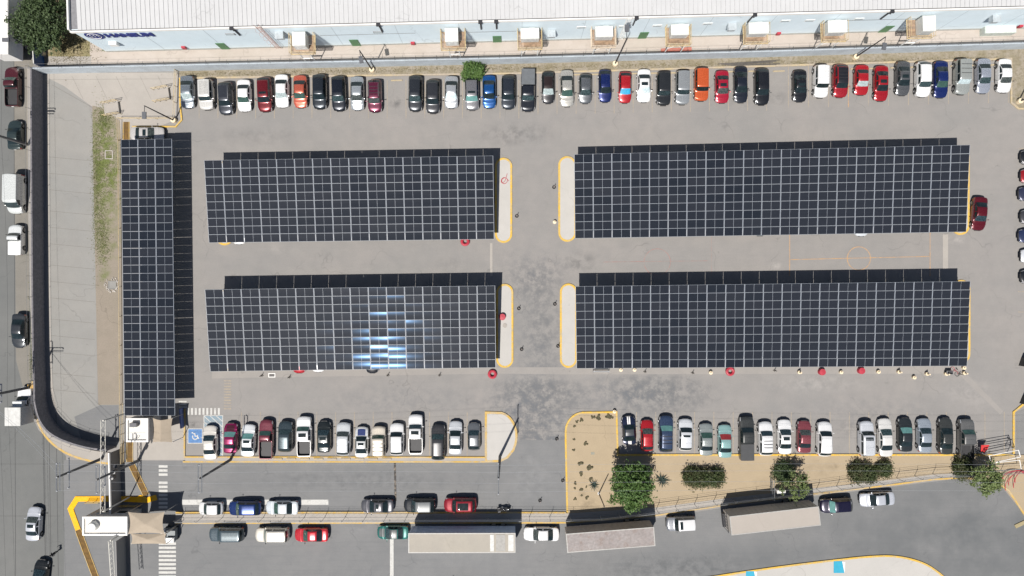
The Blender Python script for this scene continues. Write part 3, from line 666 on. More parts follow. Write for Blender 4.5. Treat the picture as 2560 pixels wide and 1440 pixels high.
row([('suv', 1039, 190, 280, (.030, .034, .040), 'dark grey crossover', dict(metal=.5)), ('suv', 1083, 200, 285, (.035, .037, .042), 'black SUV', dict(metal=.4)),
     ('sedan', 1129, 192, 272, SV, 'silver sedan with silver sunshade', dict(shade='silver', metal=.5)), ('suv', 1180, 195, 277, (.19, .19, .20), 'grey SUV with sunroof and green sunshade', dict(shade='teal', extras=('sunroof',), metal=.5)),
     ('sedan', 1223, 190, 272, BL, 'bright blue sedan', dict(metal=.4)), ('suv', 1271, 189, 274, (.030, .037, .048), 'dark blue grey SUV', dict(metal=.5)),
     ('pickup', 1320, 174, 280, (.014, .016, .022), 'black pickup with grey bed cover', dict(cover=(.11, .12, .13), metal=.3)), ('hatch', 1370, 180, 260, (.022, .022, .025), 'black hatchback', dict(roofcol=(.02, .012, .01), shade='pale')),
     ('sedan', 1417, 177, 268, (.46, .45, .41), 'champagne silver sedan', dict(shade='green', metal=.5)), ('hatch', 1463, 186, 260, (.13, .14, .15), 'small grey hatchback', dict(metal=.5)),
     ('hatch', 1512, 175, 257, NV, 'navy blue hatchback', dict(metal=.4)), ('hatch', 1562, 180, 259, RD, 'red hatchback with blue sunshade', dict(shade='blue')),
     ('sedan', 1609, 175, 257, WH, 'white sedan with sunroof', dict(shade='silver', extras=('sunroof',))), ('boxsuv', 1658, 181, 265, (.02, .022, .024), 'black boxy SUV', dict()),
     ('boxsuv', 1705, 177, 263, (.34, .36, .37), 'silver wagon', dict(metal=.5, extras=('ribs',))), ('boxsuv', 1752, 171, 254, OR, 'orange boxy SUV', dict()),
     ('sedan', 1804, 178, 259, (.33, .01, .03), 'red sedan with dark sunroof', dict(extras=('sunroof',))), ('sedan', 1851, 168, 258, (.012, .015, .024), 'blue black sedan', dict()),
     ('suv', 1903, 172, 264, BK, 'black crossover with dark glass', dict())], 'down', 'between gaps of top row', g)
row([('sedan', 1998, 177, 256, BK, 'black sedan with sunroof', dict(extras=('panorama',))), ('boxsuv', 2050, 163, 246, WH, 'white boxy SUV with ribbed roof', dict(extras=('ribs',))),
     ('suv', 2099, 162, 245, (.30, .012, .02), 'red SUV with black roof', dict(roofcol=BK, extras=('bars',))), ('sedan', 2152, 164, 239, RD, 'small red sedan with pale sunshade', dict(shade='pale')),
     ('sedan', 2201, 166, 254, (.30, .008, .014), 'long red sedan with sunroof', dict(extras=('sunroof',))), ('sedan', 2255, 155, 240, (.11, .115, .12), 'grey sedan with sunroof', dict(extras=('sunroof',), metal=.5)),
     ('suv', 2305, 155, 244, WH, 'white crossover', dict()), ('sedan', 2350, 154, 246, NV, 'deep navy sedan', dict(shade='green')), ('boxsuv', 2402, 148, 238, (.36, .38, .36), 'silver SUV with black roof rack', dict(extras=('bars',), shade='silver', metal=.4)),
     ('sedan', 2456, 148, 235, (.38, .41, .47), 'silver blue sedan', dict(metal=.5)), ('sedan', 2508, 149, 233, WH, 'white sedan with brown tinted glass', dict())], 'down', 'in top row past second gap', g)
g = 'cars parked in the lower left row'
row([('sedan', 527, 1063, 1148, (.66, .63, .57), 'cream white sedan on the blue hatching', dict(dh=1)), ('sedan', 578, 1057, 1132, (.22, .01, .07), 'magenta maroon sedan with green sunshade', dict(shade='teal', bonnetcol=(.05, .004, .012), metal=.4)),
     ('sedan', 622, 1060, 1140, (.70, .72, .72), 'white sedan with black panoramic roof', dict(extras=('panorama',), shade='teal', dh=-1)), ('pickup1', 667, 1048, 1146, MA, 'faded maroon pickup with open bed', dict(shade='green')),
     ('suv', 715, 1052, 1129, (.045, .065, .075), 'dark slate blue SUV', dict(metal=.4)), ('pickup', 762, 1040, 1140, WH, 'white double cab pickup with open bed', dict(shade='green', extras=('sunroof',))),
     ('sedan', 811, 1052, 1130, (.014, .018, .018), 'black sedan with grey roof', dict(roofcol=(.09, .10, .10), extras=('sunroof',))), ('suv', 860, 1055, 1138, (.58, .60, .61), 'silver white crossover', dict()),
     ('coupe', 905, 1066, 1143, (.62, .63, .62), 'white coupe with blue rusty bonnet', dict(bonnetcol=(.02, .035, .13), extras=('sunroof',))), ('boxsuv', 948, 1064, 1140, (.55, .50, .42), 'beige SUV with cream roof', dict(extras=('bars',), shade='green')),
     ('suv', 993, 1057, 1137, WH, 'white SUV with long white roof', dict(dh=1)), ('pickup', 1040, 1035, 1133, WH, 'long white pickup with loaded bed', dict(extras=('sunroof',))),
     ('suv', 1096, 1060, 1149, (.04, .04, .042), 'charcoal SUV', dict(dh=-1)), ('sedan', 1139, 1052, 1135, (.55, .57, .59), 'silver white sedan', dict(metal=.3)),
     ('hatch', 1185, 1056, 1125, (.17, .18, .19), 'small grey hatchback', dict(metal=.5))], 'up', 'in lower left row', g)
g = 'cars parked in the lower right row'
c67 = car('coupe', 1572, 1075, ('up', 3), 71, (.012, .018, .045), 'dark navy coupe with two white racing stripes', 'car', g, metal=.3, wsc=1.02, roofcol=(.05, .055, .06))
row([('hatch', 1617, 1049, 1127, RD, 'red hatchback', dict(dh=1)), ('suv', 1664, 1038, 1130, (.03, .05, .10), 'dark blue SUV with rails', dict(extras=('bars',), shade='teal')),
     ('suv', 1712, 1046, 1126, (.62, .64, .66), 'white SUV with dark sunroof', dict(extras=('sunroof',))), ('sedan', 1764, 1058, 1138, (.30, .33, .32), 'pale grey green sedan', dict(metal=.4, shade='green')),
     ('sedan', 1811, 1061, 1143, (.24, .40, .39), 'pale teal sedan with red cover', dict(shade='red')), ('pickup', 1865, 1040, 1150, (.045, .048, .046), 'charcoal pickup with black bed cover', dict(cover=(.04, .042, .045))),
     ('suv', 1912, 1053, 1138, WH, 'white crossover with twin roof panels', dict(extras=('bars',))), ('sedan', 1960, 1048, 1134, WH, 'white sedan with dark sunroof', dict(extras=('sunroof',))),
     ('sedan', 2009, 1051, 1131, (.20, .05, .06), 'faded maroon sedan', dict(dh=-1)), ('suv', 2059, 1053, 1140, WH, 'white SUV with rails', dict(extras=('rails',)))], 'up', 'after the striped coupe', g)
row([('boxsuv', 2163, 1051, 1140, (.55, .57, .60), 'silver SUV with sunroof and ribbed roof', dict(extras=('ribs', 'sunroof'))), ('sedan', 2211, 1045, 1140, (.68, .67, .64), 'off white sedan', dict(dh=2)),
     ('sedan', 2261, 1044, 1128, (.025, .03, .032), 'black sedan with green windscreen', dict(shade='teal')), ('sedan', 2309, 1045, 1130, (.40, .45, .50), 'silver blue sedan with roof bar', dict(metal=.5)),
     ('sedan', 2362, 1044, 1135, (.045, .048, .045), 'charcoal sedan', dict()), ('pickup', 2413, 1046, 1152, (.15, .15, .145), 'grey pickup in the tree shade', dict(metal=.4, shade='green'))], 'up', 'ending the lower right row', g)
# twin stripes on the coupe
o, K, T = c67
for s in (1, -1):
    mb = MB(); G = T['F']; rg = T['rings']; n = T['n']
    pts = [(rg[i][n - 1].x, rg[i][n - 1].z + .012, G[i]) for i in range(1, len(G) - 1)]
    for (a, za, fa), (b, zb_, fb) in zip(pts, pts[1:]):
        if T['ws'][0] - .02 < fa < T['rw'][1] + .005: continue
        mb.add([(a, s * .04, za), (a, s * .20, za - .006), (b, s * .20, zb_ - .006), (b, s * .04, zb_)], [(0, 1, 2, 3)])
    mb.build('racing_stripe', M_white, o, fix=False)
# horizontally parked rows
def lane(spec, heading, loc, group):
    for i, s in enumerate(spec):
        ty, x0, x1, cy, dh, col, desc, kw = s
        car(ty, (x0 + x1) / 2, cy, (heading, dh), x1 - x0, col, '%s, %s from left %s' % (desc, ORD[i], loc), 'car', group, **kw)
lane([('hatch', 497, 560, 1270, 0, WH, 'small white hatchback', {}), ('suv', 573, 655, 1269, 0, (.01, .03, .13), 'shiny dark blue SUV', dict(metal=.4, shade='green')), ('sedan', 665, 747, 1268, 0, (.60, .64, .66), 'silver white sedan', dict(shade='green')),
      ('sedan', 903, 985, 1264, 0, (.11, .11, .12), 'dark grey sedan with sunroof', dict(metal=.5, extras=('sunroof',))), ('suv', 1010, 1090, 1262, 0, (.018, .02, .022), 'black SUV with grey roof', dict(roofcol=(.10, .11, .115))),
      ('suv', 1110, 1192, 1261, 0, (.24, .01, .02), 'red SUV with black glass roof', dict(extras=('panorama',)))], 'left', 'above the walkway', 'cars parked above the walkway')
lane([('boxsuv', 525, 612, 1334, 0, SL, 'slate SUV with grey ribbed roof', dict(extras=('ribs',))), ('boxsuv', 640, 725, 1335, 0, (.60, .57, .50), 'cream SUV with rails', dict(extras=('rails',), shade='green')),
      ('sedan', 737, 822, 1336, 0, (.45, .02, .03), 'red sedan', dict(shade='green')), ('sedan', 943, 1022, 1330, 0, TE, 'old teal sedan with faded bonnet', dict(bonnetcol=(.08, .09, .09), roofcol=(.06, .065, .065))),
      ('sedan', 1308, 1397, 1334, 0, WH, 'long white sedan', {}), ('boxsuv', 1664, 1738, 1307, 3, (.17, .18, .20), 'grey SUV with white roof', dict(roofcol=(.6, .6, .6), extras=('sunroof',))),
      ('suv', 2048, 2129, 1262, 3.5, (.008, .006, .025), 'purple black SUV with pale sunshade', dict(shade='teal')), ('sedan', 2147, 2233, 1247, 4.5, (.50, .52, .56), 'silver white sedan', dict(metal=.3))],
     'left', 'on the road below the walkway', 'cars parked on the lower road')
# single vehicles
car('sedan', 2446, 535, ('down', -4), 84, (.10, .006, .012), 'dark red sedan alone beside the solar roof at right', metal=.3, wsc=1.02)
car('sedan', 371, 335, ('right', 0), 82, (.52, .50, .48), 'silver white sedan peeking from under the left solar roof', extras=('sunroof',))
gl = 'vehicles parked along the left street'
car('pickup1', 34, 218, ('up', 0), 99, (.06, .010, .014), 'old maroon pickup parked at the kerb of left street', 'pickup truck', gl, shade='green', metal=.1)
car('sedan', 40, 338, ('up', 0), 74, (.03, .045, .045), 'dark green grey sedan crossed by an overhead pole', 'car', gl)
car('van', 38, 484, ('down', -1), 100, (.62, .64, .62), 'white panel van parked on the left street', 'van', gl, zc=1.0)
car('pickup1', 43, 600, ('up', 0), 76, (.72, .74, .73), 'small white pickup with white bed cover on left street', 'pickup truck', gl, cover=(.75, .76, .75))
car('sedan', 50, 827, ('down', -1.5), 86, (.05, .055, .06), 'dark grey sedan on the left street beside the curved wall', 'car', gl, metal=.5)
car('sedan', 87, 1308, ('up', -3), 84, (.50, .52, .56), 'silver sedan with sunroof driving before the gatehouse', extras=('sunroof',), name='car')
car('sedan', 103, 1440, ('up', -6), 84, (.01, .012, .012), 'black sedan cut by the bottom edge of the picture', name='car')
car('suv', 1143, 1473, ('left', 0), 84, BK, 'black SUV whose shadow shows at the bottom edge, left one', 'car', 'cars at the bottom edge')
car('suv', 1452, 1475, ('left', 0), 84, DG, 'dark SUV whose shadow shows at the bottom edge, right one', 'car', 'cars at the bottom edge')
# cars below the solar roofs, only their noses show
for x, y, c, d in ((600, 612, WH, 'white car nosing out from under the upper left solar roof'), (1898, 591, (.10, .11, .11), 'dark car nosing out from under the upper right solar roof'), (2150, 592, (.60, .63, .66), 'silver car nosing out from under the upper right solar roof'),
                   (750, 933, RD, 'red car nosing out from under the lower left solar roof'), (797, 930, WH, 'white car nosing out from under the lower left solar roof'), (932, 933, BK, 'black car nosing out from under the lower left solar roof')):
    car('hatch', x, y - 38, ('down', 0), 76, c, d, 'car', 'cars sheltered by solar roofs', zc=.3)
# cars cut by the right edge
for i, (y, c, d) in enumerate(((393, BK, 'black car'), (440, (.28, .01, .015), 'red car'), (485, (.03, .035, .07), 'navy car'), (542, (.05, .05, .055), 'dark grey car'), (590, (.02, .03, .08), 'dark blue car'), (640, (.6, .62, .64), 'white car'), (692, BK, 'small black car'))):
    car('sedan', 2592 - (5 if i in (2, 4) else 0), y, ('left', 0), 84, c, '%s, %s from top of those cut by right edge' % (d, ORD[i]), 'car', 'cars cut by the right edge')
# ---------------- solar roofs ----------------
def cell_mat():
    m, t, b = new_mat('solar_cells'); c = coords(t)
    sep = t.nodes.new('ShaderNodeSeparateXYZ'); t.links.new(c, sep.inputs[0])
    def lines(o, pitch, w):
        f = math_n(t, 'FRACT', math_n(t, 'DIVIDE', o, pitch)); return math_n(t, 'LESS_THAN', f, w)
    gx = lines(sep.outputs[0], .0915, .10); gy = lines(sep.outputs[1], .182, .07)
    g = math_n(t, 'MAXIMUM', gx, gy)
    oi = t.nodes.new('ShaderNodeObjectInfo')
    base = mix(t, oi.outputs['Random'], (0.010, 0.0135, 0.021), (0.019, 0.022, 0.030))
    t.links.new(mix(t, math_n(t, 'MULTIPLY', g, .5), base, (0.06, 0.068, 0.08)), b.inputs['Base Color'])
    b.inputs['Roughness'].default_value = .105; b.inputs['Specular IOR Level'].default_value = .013
    b.inputs['Coat Weight'].default_value = .09; b.inputs['Coat Roughness'].default_value = .38; b.inputs['Coat IOR'].default_value = 1.35; b.inputs['Specular Tint'].default_value = (.28, .55, 1, 1)
    return m
M_cell = cell_mat()
def panel_mb(pw, ph, off=(0, 0)):
    """one module: aluminium frame, two half fields of cells, mid strip"""
    mb = MB(); ox, oy = off; fw = .030
    mb.box((ox, oy, 0), (pw, ph, .035)); fy = .016
    for s in (-1, 1):
        x0 = .010; x1 = pw / 2 - fw; a = ox + s * x0; b_ = ox + s * x1; y0 = oy - ph / 2 + fy; y1 = oy + ph / 2 - fy
        K_ = 4; ys = [y0 + (y1 - y0) * i / K_ for i in range(K_ + 1)]; zz = [0.0215 + .009 * (2 * i / K_ - 1) ** 2 for i in range(K_ + 1)]
        mb.add([(x_, y_, z_) for y_, z_ in zip(ys, zz) for x_ in (min(a, b_), max(a, b_))], [(2 * i, 2 * i + 1, 2 * i + 3, 2 * i + 2) for i in range(K_)], 1)
    return mb
def solar_roof(corners, zs, ncol, nrow, label, groups=None, roll=0.0):
    """corners in picture pixels TL, TR, BL, BR with the height of each"""
    TL, TR, BL, BR = [W(c[0], c[1], z) for c, z in zip(corners, zs)]
    cen = (TL + TR + BL + BR) / 4; base = Vector((cen.x, cen.y, 0))
    root = empty('solar_carport', base, label, 'solar carport', 'solar carports over the parking bays')
    U = ((TR - TL) + (BR - BL)) / 2; V = ((BL - TL) + (BR - TR)) / 2
    pu, pv = U.length / ncol, V.length / nrow; n = U.cross(V).normalized(); n = n if n.z > 0 else -n
    pm = panel_mb(pu - .05, pv - .03).mesh('solar_panel', [M_alu, M_cell], smooth=True, ang=20, fix=False)
    rest = MB(); cnt = 0; cells = []
    for r in range(nrow):
        for c in range(ncol):
            u, v = (c + .5) / ncol, (r + .5) / nrow
            gap = 0
            p = TL * (1 - u) * (1 - v) + TR * u * (1 - v) + BL * (1 - u) * v + BR * u * v
            cells.append((r, c, p))
    # the hundred that show largest are single parts, the farthest from the picture's middle join one mesh
    cells.sort(key=lambda q: q[2].x ** 2 + q[2].y ** 2)
    rr = random.Random(ncol * 31 + nrow)
    for idx, (r, c, p) in enumerate(cells):
        uv = (TR - TL) * (1 - (r + .5) / nrow) + (BR - BL) * ((r + .5) / nrow); vv = (BL - TL) * (1 - (c + .5) / ncol) + (BR - TR) * ((c + .5) / ncol)
        X = uv.normalized(); Z = X.cross(-vv).normalized(); Z = Z if Z.z > 0 else -Z; Y = Z.cross(X)
        if groups:
            k = sum(1 for q in groups if r >= q); p = p + vv.normalized() * (k - 1.5) * .03
        m = Matrix((X, Y, Z)).transposed() @ Matrix.Rotation(R(rr.gauss(0, .6)), 3, 'X') @ Matrix.Rotation(R(rr.gauss(roll, .35)), 3, 'Y')
        if idx < 100:
            o = link_mesh('solar_panel', pm, root); o.matrix_basis = Matrix.Translation(p - base) @ m.to_4x4()
        else:
            q = panel_mb(pu - .05, pv - .03); q.v = [tuple(m @ Vector(v) + p - base) for v in q.v]; rest.add(q.v, q.f, 0)
            rest.mi[-len(q.f):] = q.mi
    if rest.v:
        o = rest.build('solar_panels', [M_alu, M_cell], root, smooth=True, ang=20, fix=False); o['kind'] = 'stuff'
    # purlins along the long side, beams across it, columns under the beams
    long_u = U.length > V.length
    A, B = (U, V) if long_u else (V, U)
    def at(a, b, dz):
        u, v = (a, b) if long_u else (b, a)
        p = TL * (1 - u) * (1 - v) + TR * u * (1 - v) + BL * (1 - u) * v + BR * u * v
        return p - base - n * dz
    for b in ([i / 10 for i in range(11)] if long_u else [.01, .17, .33, .5, .67, .83, .99]):
        b = min(max(b, .004), .996); mb = MB(); mb.tube([at(0.0, b, .07), at(1.0, b, .07)], .045, 4); mb.build('purlin', M_steel, root, smooth=False)
    nb = max(4, round(A.length / 7))
    for i in range(nb):
        a = (i + .5) / nb; mb = MB(); mb.tube([at(a, .03, .26), at(a, .97, .26)], .13, 4); mb.build('beam', M_steel, root, smooth=False)
        for q in ((.3, .7) if long_u else (.5,)):
            p = at(a, q, .32); mb = MB(); mb.box((p.x, p.y, p.z / 2), (.2, .2, p.z)); mb.build('column', M_steel, root, smooth=False)
            mb = MB(); mb.box((p.x, p.y, .2), (.5, .5, .4)); mb.build('footing', M_yellow, root, smooth=False)
    return root
zt, zb = 3.9, 2.4
solar_roof([(510, 401), (1233, 389), (522, 607), (1236, 598)], (zt, zt, zb, zb), 16, 10, 'upper left of the four wide solar carports beside the crossing aisles')
solar_roof([(512, 724), (1238, 714), (525, 929), (1240, 919)], (3.97, 3.97, 2.28, 2.28), 16, 10, 'lower left wide solar carport catching the sun glare on its panels', roll=-.7)
solar_roof([(1435, 386), (2425, 362), (1437, 596), (2416, 580)], (zt, zt, zb, zb), 21, 10, 'upper right wide solar carport above the painted court')
solar_roof([(1438, 716), (2426, 703), (1441, 921), (2418, 915)], (zt, zt, zb, zb), 21, 10, 'lower right wide solar carport below the painted court')
solar_roof([(302, 350), (430, 348), (311, 1038), (438, 1038)], (3.3, 3.65, 3.3, 3.65), 3, 33, 'narrow vertical solar carport beside the grass verge at left', groups=(3, 13, 23))

# ---------------- walls and the factory ----------------
def wall_line(name, pts, th, h, mats, label, cat='wall', z0=0.0, parts=True):
    P = [(p.x, p.y) for p in Ws(pts)]; mb = MB(); mb.strip(P, th, z0, h)
    o = mb.build(name, mats, smooth=True, ang=50); return tag(o, label, cat)
def vstripe_mat(name, a, b_, pitch):
    m, t, b = new_mat(name); c = coords(t); w = t.nodes.new('ShaderNodeTexWave'); w.inputs['Scale'].default_value = pitch; w.inputs['Distortion'].default_value = .1
    t.links.new(c, w.inputs[0]); t.links.new(mix(t, w.outputs['Fac'], a, b_), b.inputs['Base Color']); b.inputs['Roughness'].default_value = .6; return m
M_block = two_tone('block_wall_paint', (0.30, 0.30, 0.31), (0.24, 0.24, 0.255), 2.0, fine=12)
wall_path = smooth_path([(80, 182), (82, 600), (86, 960), (96, 1030), (122, 1078), (165, 1106), (225, 1124), (276, 1130)], 3)
wall_path = [(x + 27 if y < 960 else x + 27 - 12 * min(1, (y - 960) / 170), y - (0 if y < 960 else 14 * min(1, (y - 960) / 150))) for x, y in wall_path]
wall_line('perimeter_wall', wall_path, .22, 2.3, two_tone('dark_block', (0.22, 0.21, 0.22), (0.17, 0.165, 0.175), 3.0, fine=14), 'dark perimeter wall curving along the left street')
rw = wall_line('perimeter_wall', [(108, 183), (640, 171.5), (1280, 158), (1920, 141), (2900, 110)], .2, 2.2, two_tone('blue_grey_wall', (0.45, 0.50, 0.54), (0.40, 0.44, 0.47), .6, fine=8), 'long pale blue grey wall between parking row and factory alley')
# barbed top rail: posts leaning inwards, wires
def barbed(path, spacing, h0, lean, label):
    P = Ws(path); root = empty('barbed_wire_fence', (P[0].x, P[0].y, 0), label, 'fence'); o0 = root.location.copy()
    run = [0]
    for a, b in zip(P, P[1:]): run.append(run[-1] + (b - a).length)
    def at(s):
        for i in range(len(P) - 1):
            if s <= run[i + 1] + 1e-6: return P[i] + (P[i + 1] - P[i]) * ((s - run[i]) / (run[i + 1] - run[i])), (P[i + 1] - P[i]).normalized()
    n = int(run[-1] / spacing); 
    for i in range(n + 1):
        p, d = at(min(run[-1], i * spacing)); q = Vector((-d.y, d.x, 0)) * lean; mb = MB()
        b = p + Vector((0, 0, h0)) - o0; mb.tube([b, b + Vector((0, 0, .45)), b + Vector((0, 0, .75)) + q], .022, 4)
        mb.tube([b + Vector((0, 0, .45)), b + Vector((0, 0, .75)) - q], .018, 4); 
        if i < 100: mb.build('fence_post', M_dark, root)
    for (dz, k) in ((.75, 1), (.75, -1), (.5, 0), (.25, 0)):
        pts = []
        for i in range(0, n + 1):
            p, d = at(min(run[-1], i * spacing)); pts.append(p + Vector((0, 0, h0 + dz)) + Vector((-d.y, d.x, 0)) * lean * k - o0)
        mb = MB(); mb.tube(pts, .012, 4); mb.build('wire', M_steel, root)
barbed([(80, 184), (640, 171.5), (1280, 158), (1920, 141), (2900, 110)], 2.75, 2.2, .28, 'barbed wire posts standing on the pale blue grey wall')
mb = MB(); P = Ws([(108, 182), (2900, 109)]); 
barbed(wall_path[::3] + [wall_path[-1]], 2.75, 2.3, .22, 'barbed wire posts on top of the dark curved perimeter wall')
# blue gate at the upper left
bg = empty('sliding_gate', W(102, 120), 'blue steel gate with white top rail at upper left', 'gate')
mb = MB(); a, b = W(107, 95), W(112, 172); mb.strip([a - bg.location, b - bg.location], .08, .05, 2.1); mb.build('gate_leaf', plain('gate_blue', (.02, .075, .22), .5), bg, smooth=False)
mb = MB(); mb.tube([a - bg.location + Vector((0, 0, 2.15)), b - bg.location + Vector((0, 0, 2.15))], .06, 6); mb.build('top_rail', M_white, bg)
gw = wall_line('boundary_wall', [(100, -300), (106, 93)], .2, 2.2, M_block, 'grey boundary wall under the big tree at upper left')

# factory
A = W(268, 130); B = W(2560, 71); ub = (B - A).normalized(); nb_ = Vector((ub.y, -ub.x, 0))   # nb_ points south
HW = 7.6; LENB = 150; DEP = 70
bld = empty('factory_building', A, 'long pale blue factory hall with white ribbed roof', 'factory', rz=math.atan2(ub.y, ub.x))
def hit(px, py):
    """picture point on the south wall -> (distance along the wall, height)"""
    lo, hi = 0.0, 12.0
    def side(z): return (W(px, py, z) - A).dot(nb_)
    for _ in range(40):
        m = (lo + hi) / 2
        if side(m) * side(lo) > 0: lo = m
        else: hi = m
    z = (lo + hi) / 2; return (W(px, py, z) - A).dot(ub), z
M_wallb = ground_mat('pale_blue_wall', (0.68, 0.775, 0.83), (0.64, 0.74, 0.79), (0.52, 0.59, 0.62), speck=0.02, bigscale=.15)
M_roof = ground_mat('white_roof_sheet', (0.50, 0.503, 0.505), (0.475, 0.478, 0.48), (0.40, 0.40, 0.395), speck=0.03, bigscale=.12)
mb = MB(); mb.box((LENB / 2, DEP / 2, HW / 2), (LENB, DEP, HW)); mb.build('wall', M_wallb, bld, smooth=False)
mb = MB(); mb.box((LENB / 2, -.012, .22), (LENB, .03, .44)); mb.build('plinth', plain('plinth_grey', (.36, .37, .35), .8), bld, smooth=False)
sl = .05
mb = MB(); mb.add([(.9, .02, HW + .04), (LENB, .02, HW + .04), (LENB, DEP, HW + .04 + DEP * sl), (.9, DEP, HW + .04 + DEP * sl)], [(0, 1, 2, 3)])
rf = mb.build('roof', M_roof, bld, smooth=False)
mb = MB()
x = 1.4
while x < LENB:
    mb.add([(x - .03, 0.05, HW + .04), (x + .03, .05, HW + .04), (x + .015, .05, HW + .10), (x - .015, .05, HW + .10), (x - .03, DEP, HW + .04 + DEP * sl), (x + .03, DEP, HW + .04 + DEP * sl), (x + .015, DEP, HW + .10 + DEP * sl), (x - .015, DEP, HW + .10 + DEP * sl)],
           [(0, 1, 2, 3), (0, 4, 5, 1), (1, 5, 6, 2), (2, 6, 7, 3), (3, 7, 4, 0)]); x += .57
mb.build('roof_seams', plain('seam_grey', (.40, .405, .41), .6), rf, smooth=False)
mb = MB(); mb.box((LENB / 2, -.10, HW - .16), (LENB + .2, .22, .40)); mb.build('gutter', M_white, bld, smooth=False)
mb = MB(); mb.box((LENB / 2, -.02, HW + .07), (LENB, .07, .05)); mb.build('gutter_line', M_dark, bld, smooth=False)
mb = MB(); mb.box((-.06, DEP / 2, HW + .1), (.2, DEP, .7)); mb.box((.55, DEP / 2, HW + .01), (1.0, DEP - .3, .06), mi=1); mb.build('parapet', [M_white, plain('parapet_gutter', (.20, .20, .21), .7)], bld, smooth=False)
def wbox(px, py, w, h, d, m, name, zfix=None):
    s, z = hit(px, py)
    if zfix is not None: z = zfix
    mb = MB(); mb.box((s, -d / 2 - .012, z), (w, d, h)); return mb.build(name, m, bld, smooth=False)
for px, py in ((557, 115), (888, 107), (1243, 101), (1606, 92), (2216, 72)):
    dr = wbox(px, py, 1.15, 2.2, .06, M_green, 'door', 1.12)
    s, _ = hit(px, py); mb = MB(); mb.tube([(s + .42, -.12, 1.0), (s + .42, -.12, 1.25)], .02, 6); mb.build('handle', M_steel, dr)
for px, py in ((576, 85), (945, 80), (1453, 68), (1558, 66), (1643, 64), (1769, 59), (1963, 52), (2024, 51), (2147, 47)):
    fr = wbox(px, py, 1.2, .62, .05, M_white if px > 1400 else M_block, 'window'); s, z = hit(px, py); mb = MB(); mb.box((s, -.075, z), (1.02, .03, .48)); mb.build('pane', plain('wall_pane', (.42, .48, .50), .3), fr, smooth=False)
for px, py in ((588, 75), (952, 70), (1202, 62), (1241, 62), (1587, 50), (1879, 42), (2222, 30)):
    s, z = hit(px, py); mb = MB(); mb.tube([(s, -.26, HW - .1), (s + .05, -.30, HW - .5), (s, -.12, HW - .9), (s, -.12, HW - 2.6)], .10, 8); mb.box((s, -.26, HW + .02), (.5, .35, .22)); mb.build('downpipe', M_dark, bld)
for px, py in ((700, 81), (1378, 77), (1828, 60), (2486, 40)):
    s, z = hit(px, py); mb = MB(); mb.box((s, -.42, z), (.95, .8, .8)); mb.box((s, -.5, z + .43), (1.05, .95, .06)); mb.build('vent_hood', plain('vent_metal', (.50, .54, .56), .4, .4), bld, smooth=False)
for px, py in ((460, 117), (1032, 106), (1946, 82), (2550, 64)): wbox(px, py, .5, .6, .25, M_red, 'fire_hose_box')
for px, py in ((285, 106),): wbox(px, py, 1.0, .8, .4, M_white, 'air_unit')
# conduit along the wall, wall seams
mb = MB()
for pa, pb in (((800, 88), (1040, 86)), ((1170, 80), (1290, 79)), ((2100, 51), (2290, 48))):
    (s0, z0), (s1, z1) = hit(*pa), hit(*pb); mb.tube([(s0, -.05, z0), (s1, -.05, z0)], .02, 5)
mb.build('conduit', M_dark, bld)
mb = MB()
for x in range(8, 150, 8): mb.box((x, -.006, HW / 2 - .2), (.05, .02, HW - .9))
mb.build('wall_seams', plain('seam_blue', (.44, .50, .53), .8), bld, smooth=False)
# sign: round badge and lettering on the wall
M_navy = plain('sign_navy', (.010, .022, .17), .5, var=.05)
s0, z0 = hit(232, 88.5); zc = z0
sg = MB(); sg.lathe((s0 + .2, -.03, zc), [(1.12, .0), (1.12, -.06)], 36, axis='Y'); badge = sg.build('sign_badge', M_navy, bld, smooth=False)
mb = MB()
for k in (-1, 0, 1):
    q = [(s0 + .2 + k * .42 + .10 * math.sin(3 * u), -.11, zc - .34 + u * .68) for u in (0, .2, .4, .6, .8, 1)]; mb.tube(q, .05, 4)
mb.tube([(s0 + .2 + .8 * math.cos(a), -.11, zc + .8 * math.sin(a)) for a in [i * math.pi / 12 for i in range(25)]], .035, 4)
mb.build('badge_emblem', M_white, badge)
fc = bpy.data.curves.new('sign_letters', 'FONT'); fc.body = 'HANSUM'; fc.size = 1.55; fc.extrude = .04; fc.offset = .07; fc.space_character = 0.93
fc.materials.append(M_navy); fo = bpy.data.objects.new('sign_letters', fc); COL.objects.link(fo); fo.parent = bld
fo.location = (s0 + 1.55, -.08, zc - .55); fo.rotation_euler = (R(90), 0, 0); bpy.context.view_layer.update()
lm = bpy.data.meshes.new_from_object(fo.evaluated_get(bpy.context.evaluated_depsgraph_get())); lo = bpy.data.objects.new('lettering', lm); COL.objects.link(lo); lo.parent = bld; lo.location = fo.location; lo.rotation_euler = fo.rotation_euler; bpy.data.objects.remove(fo)

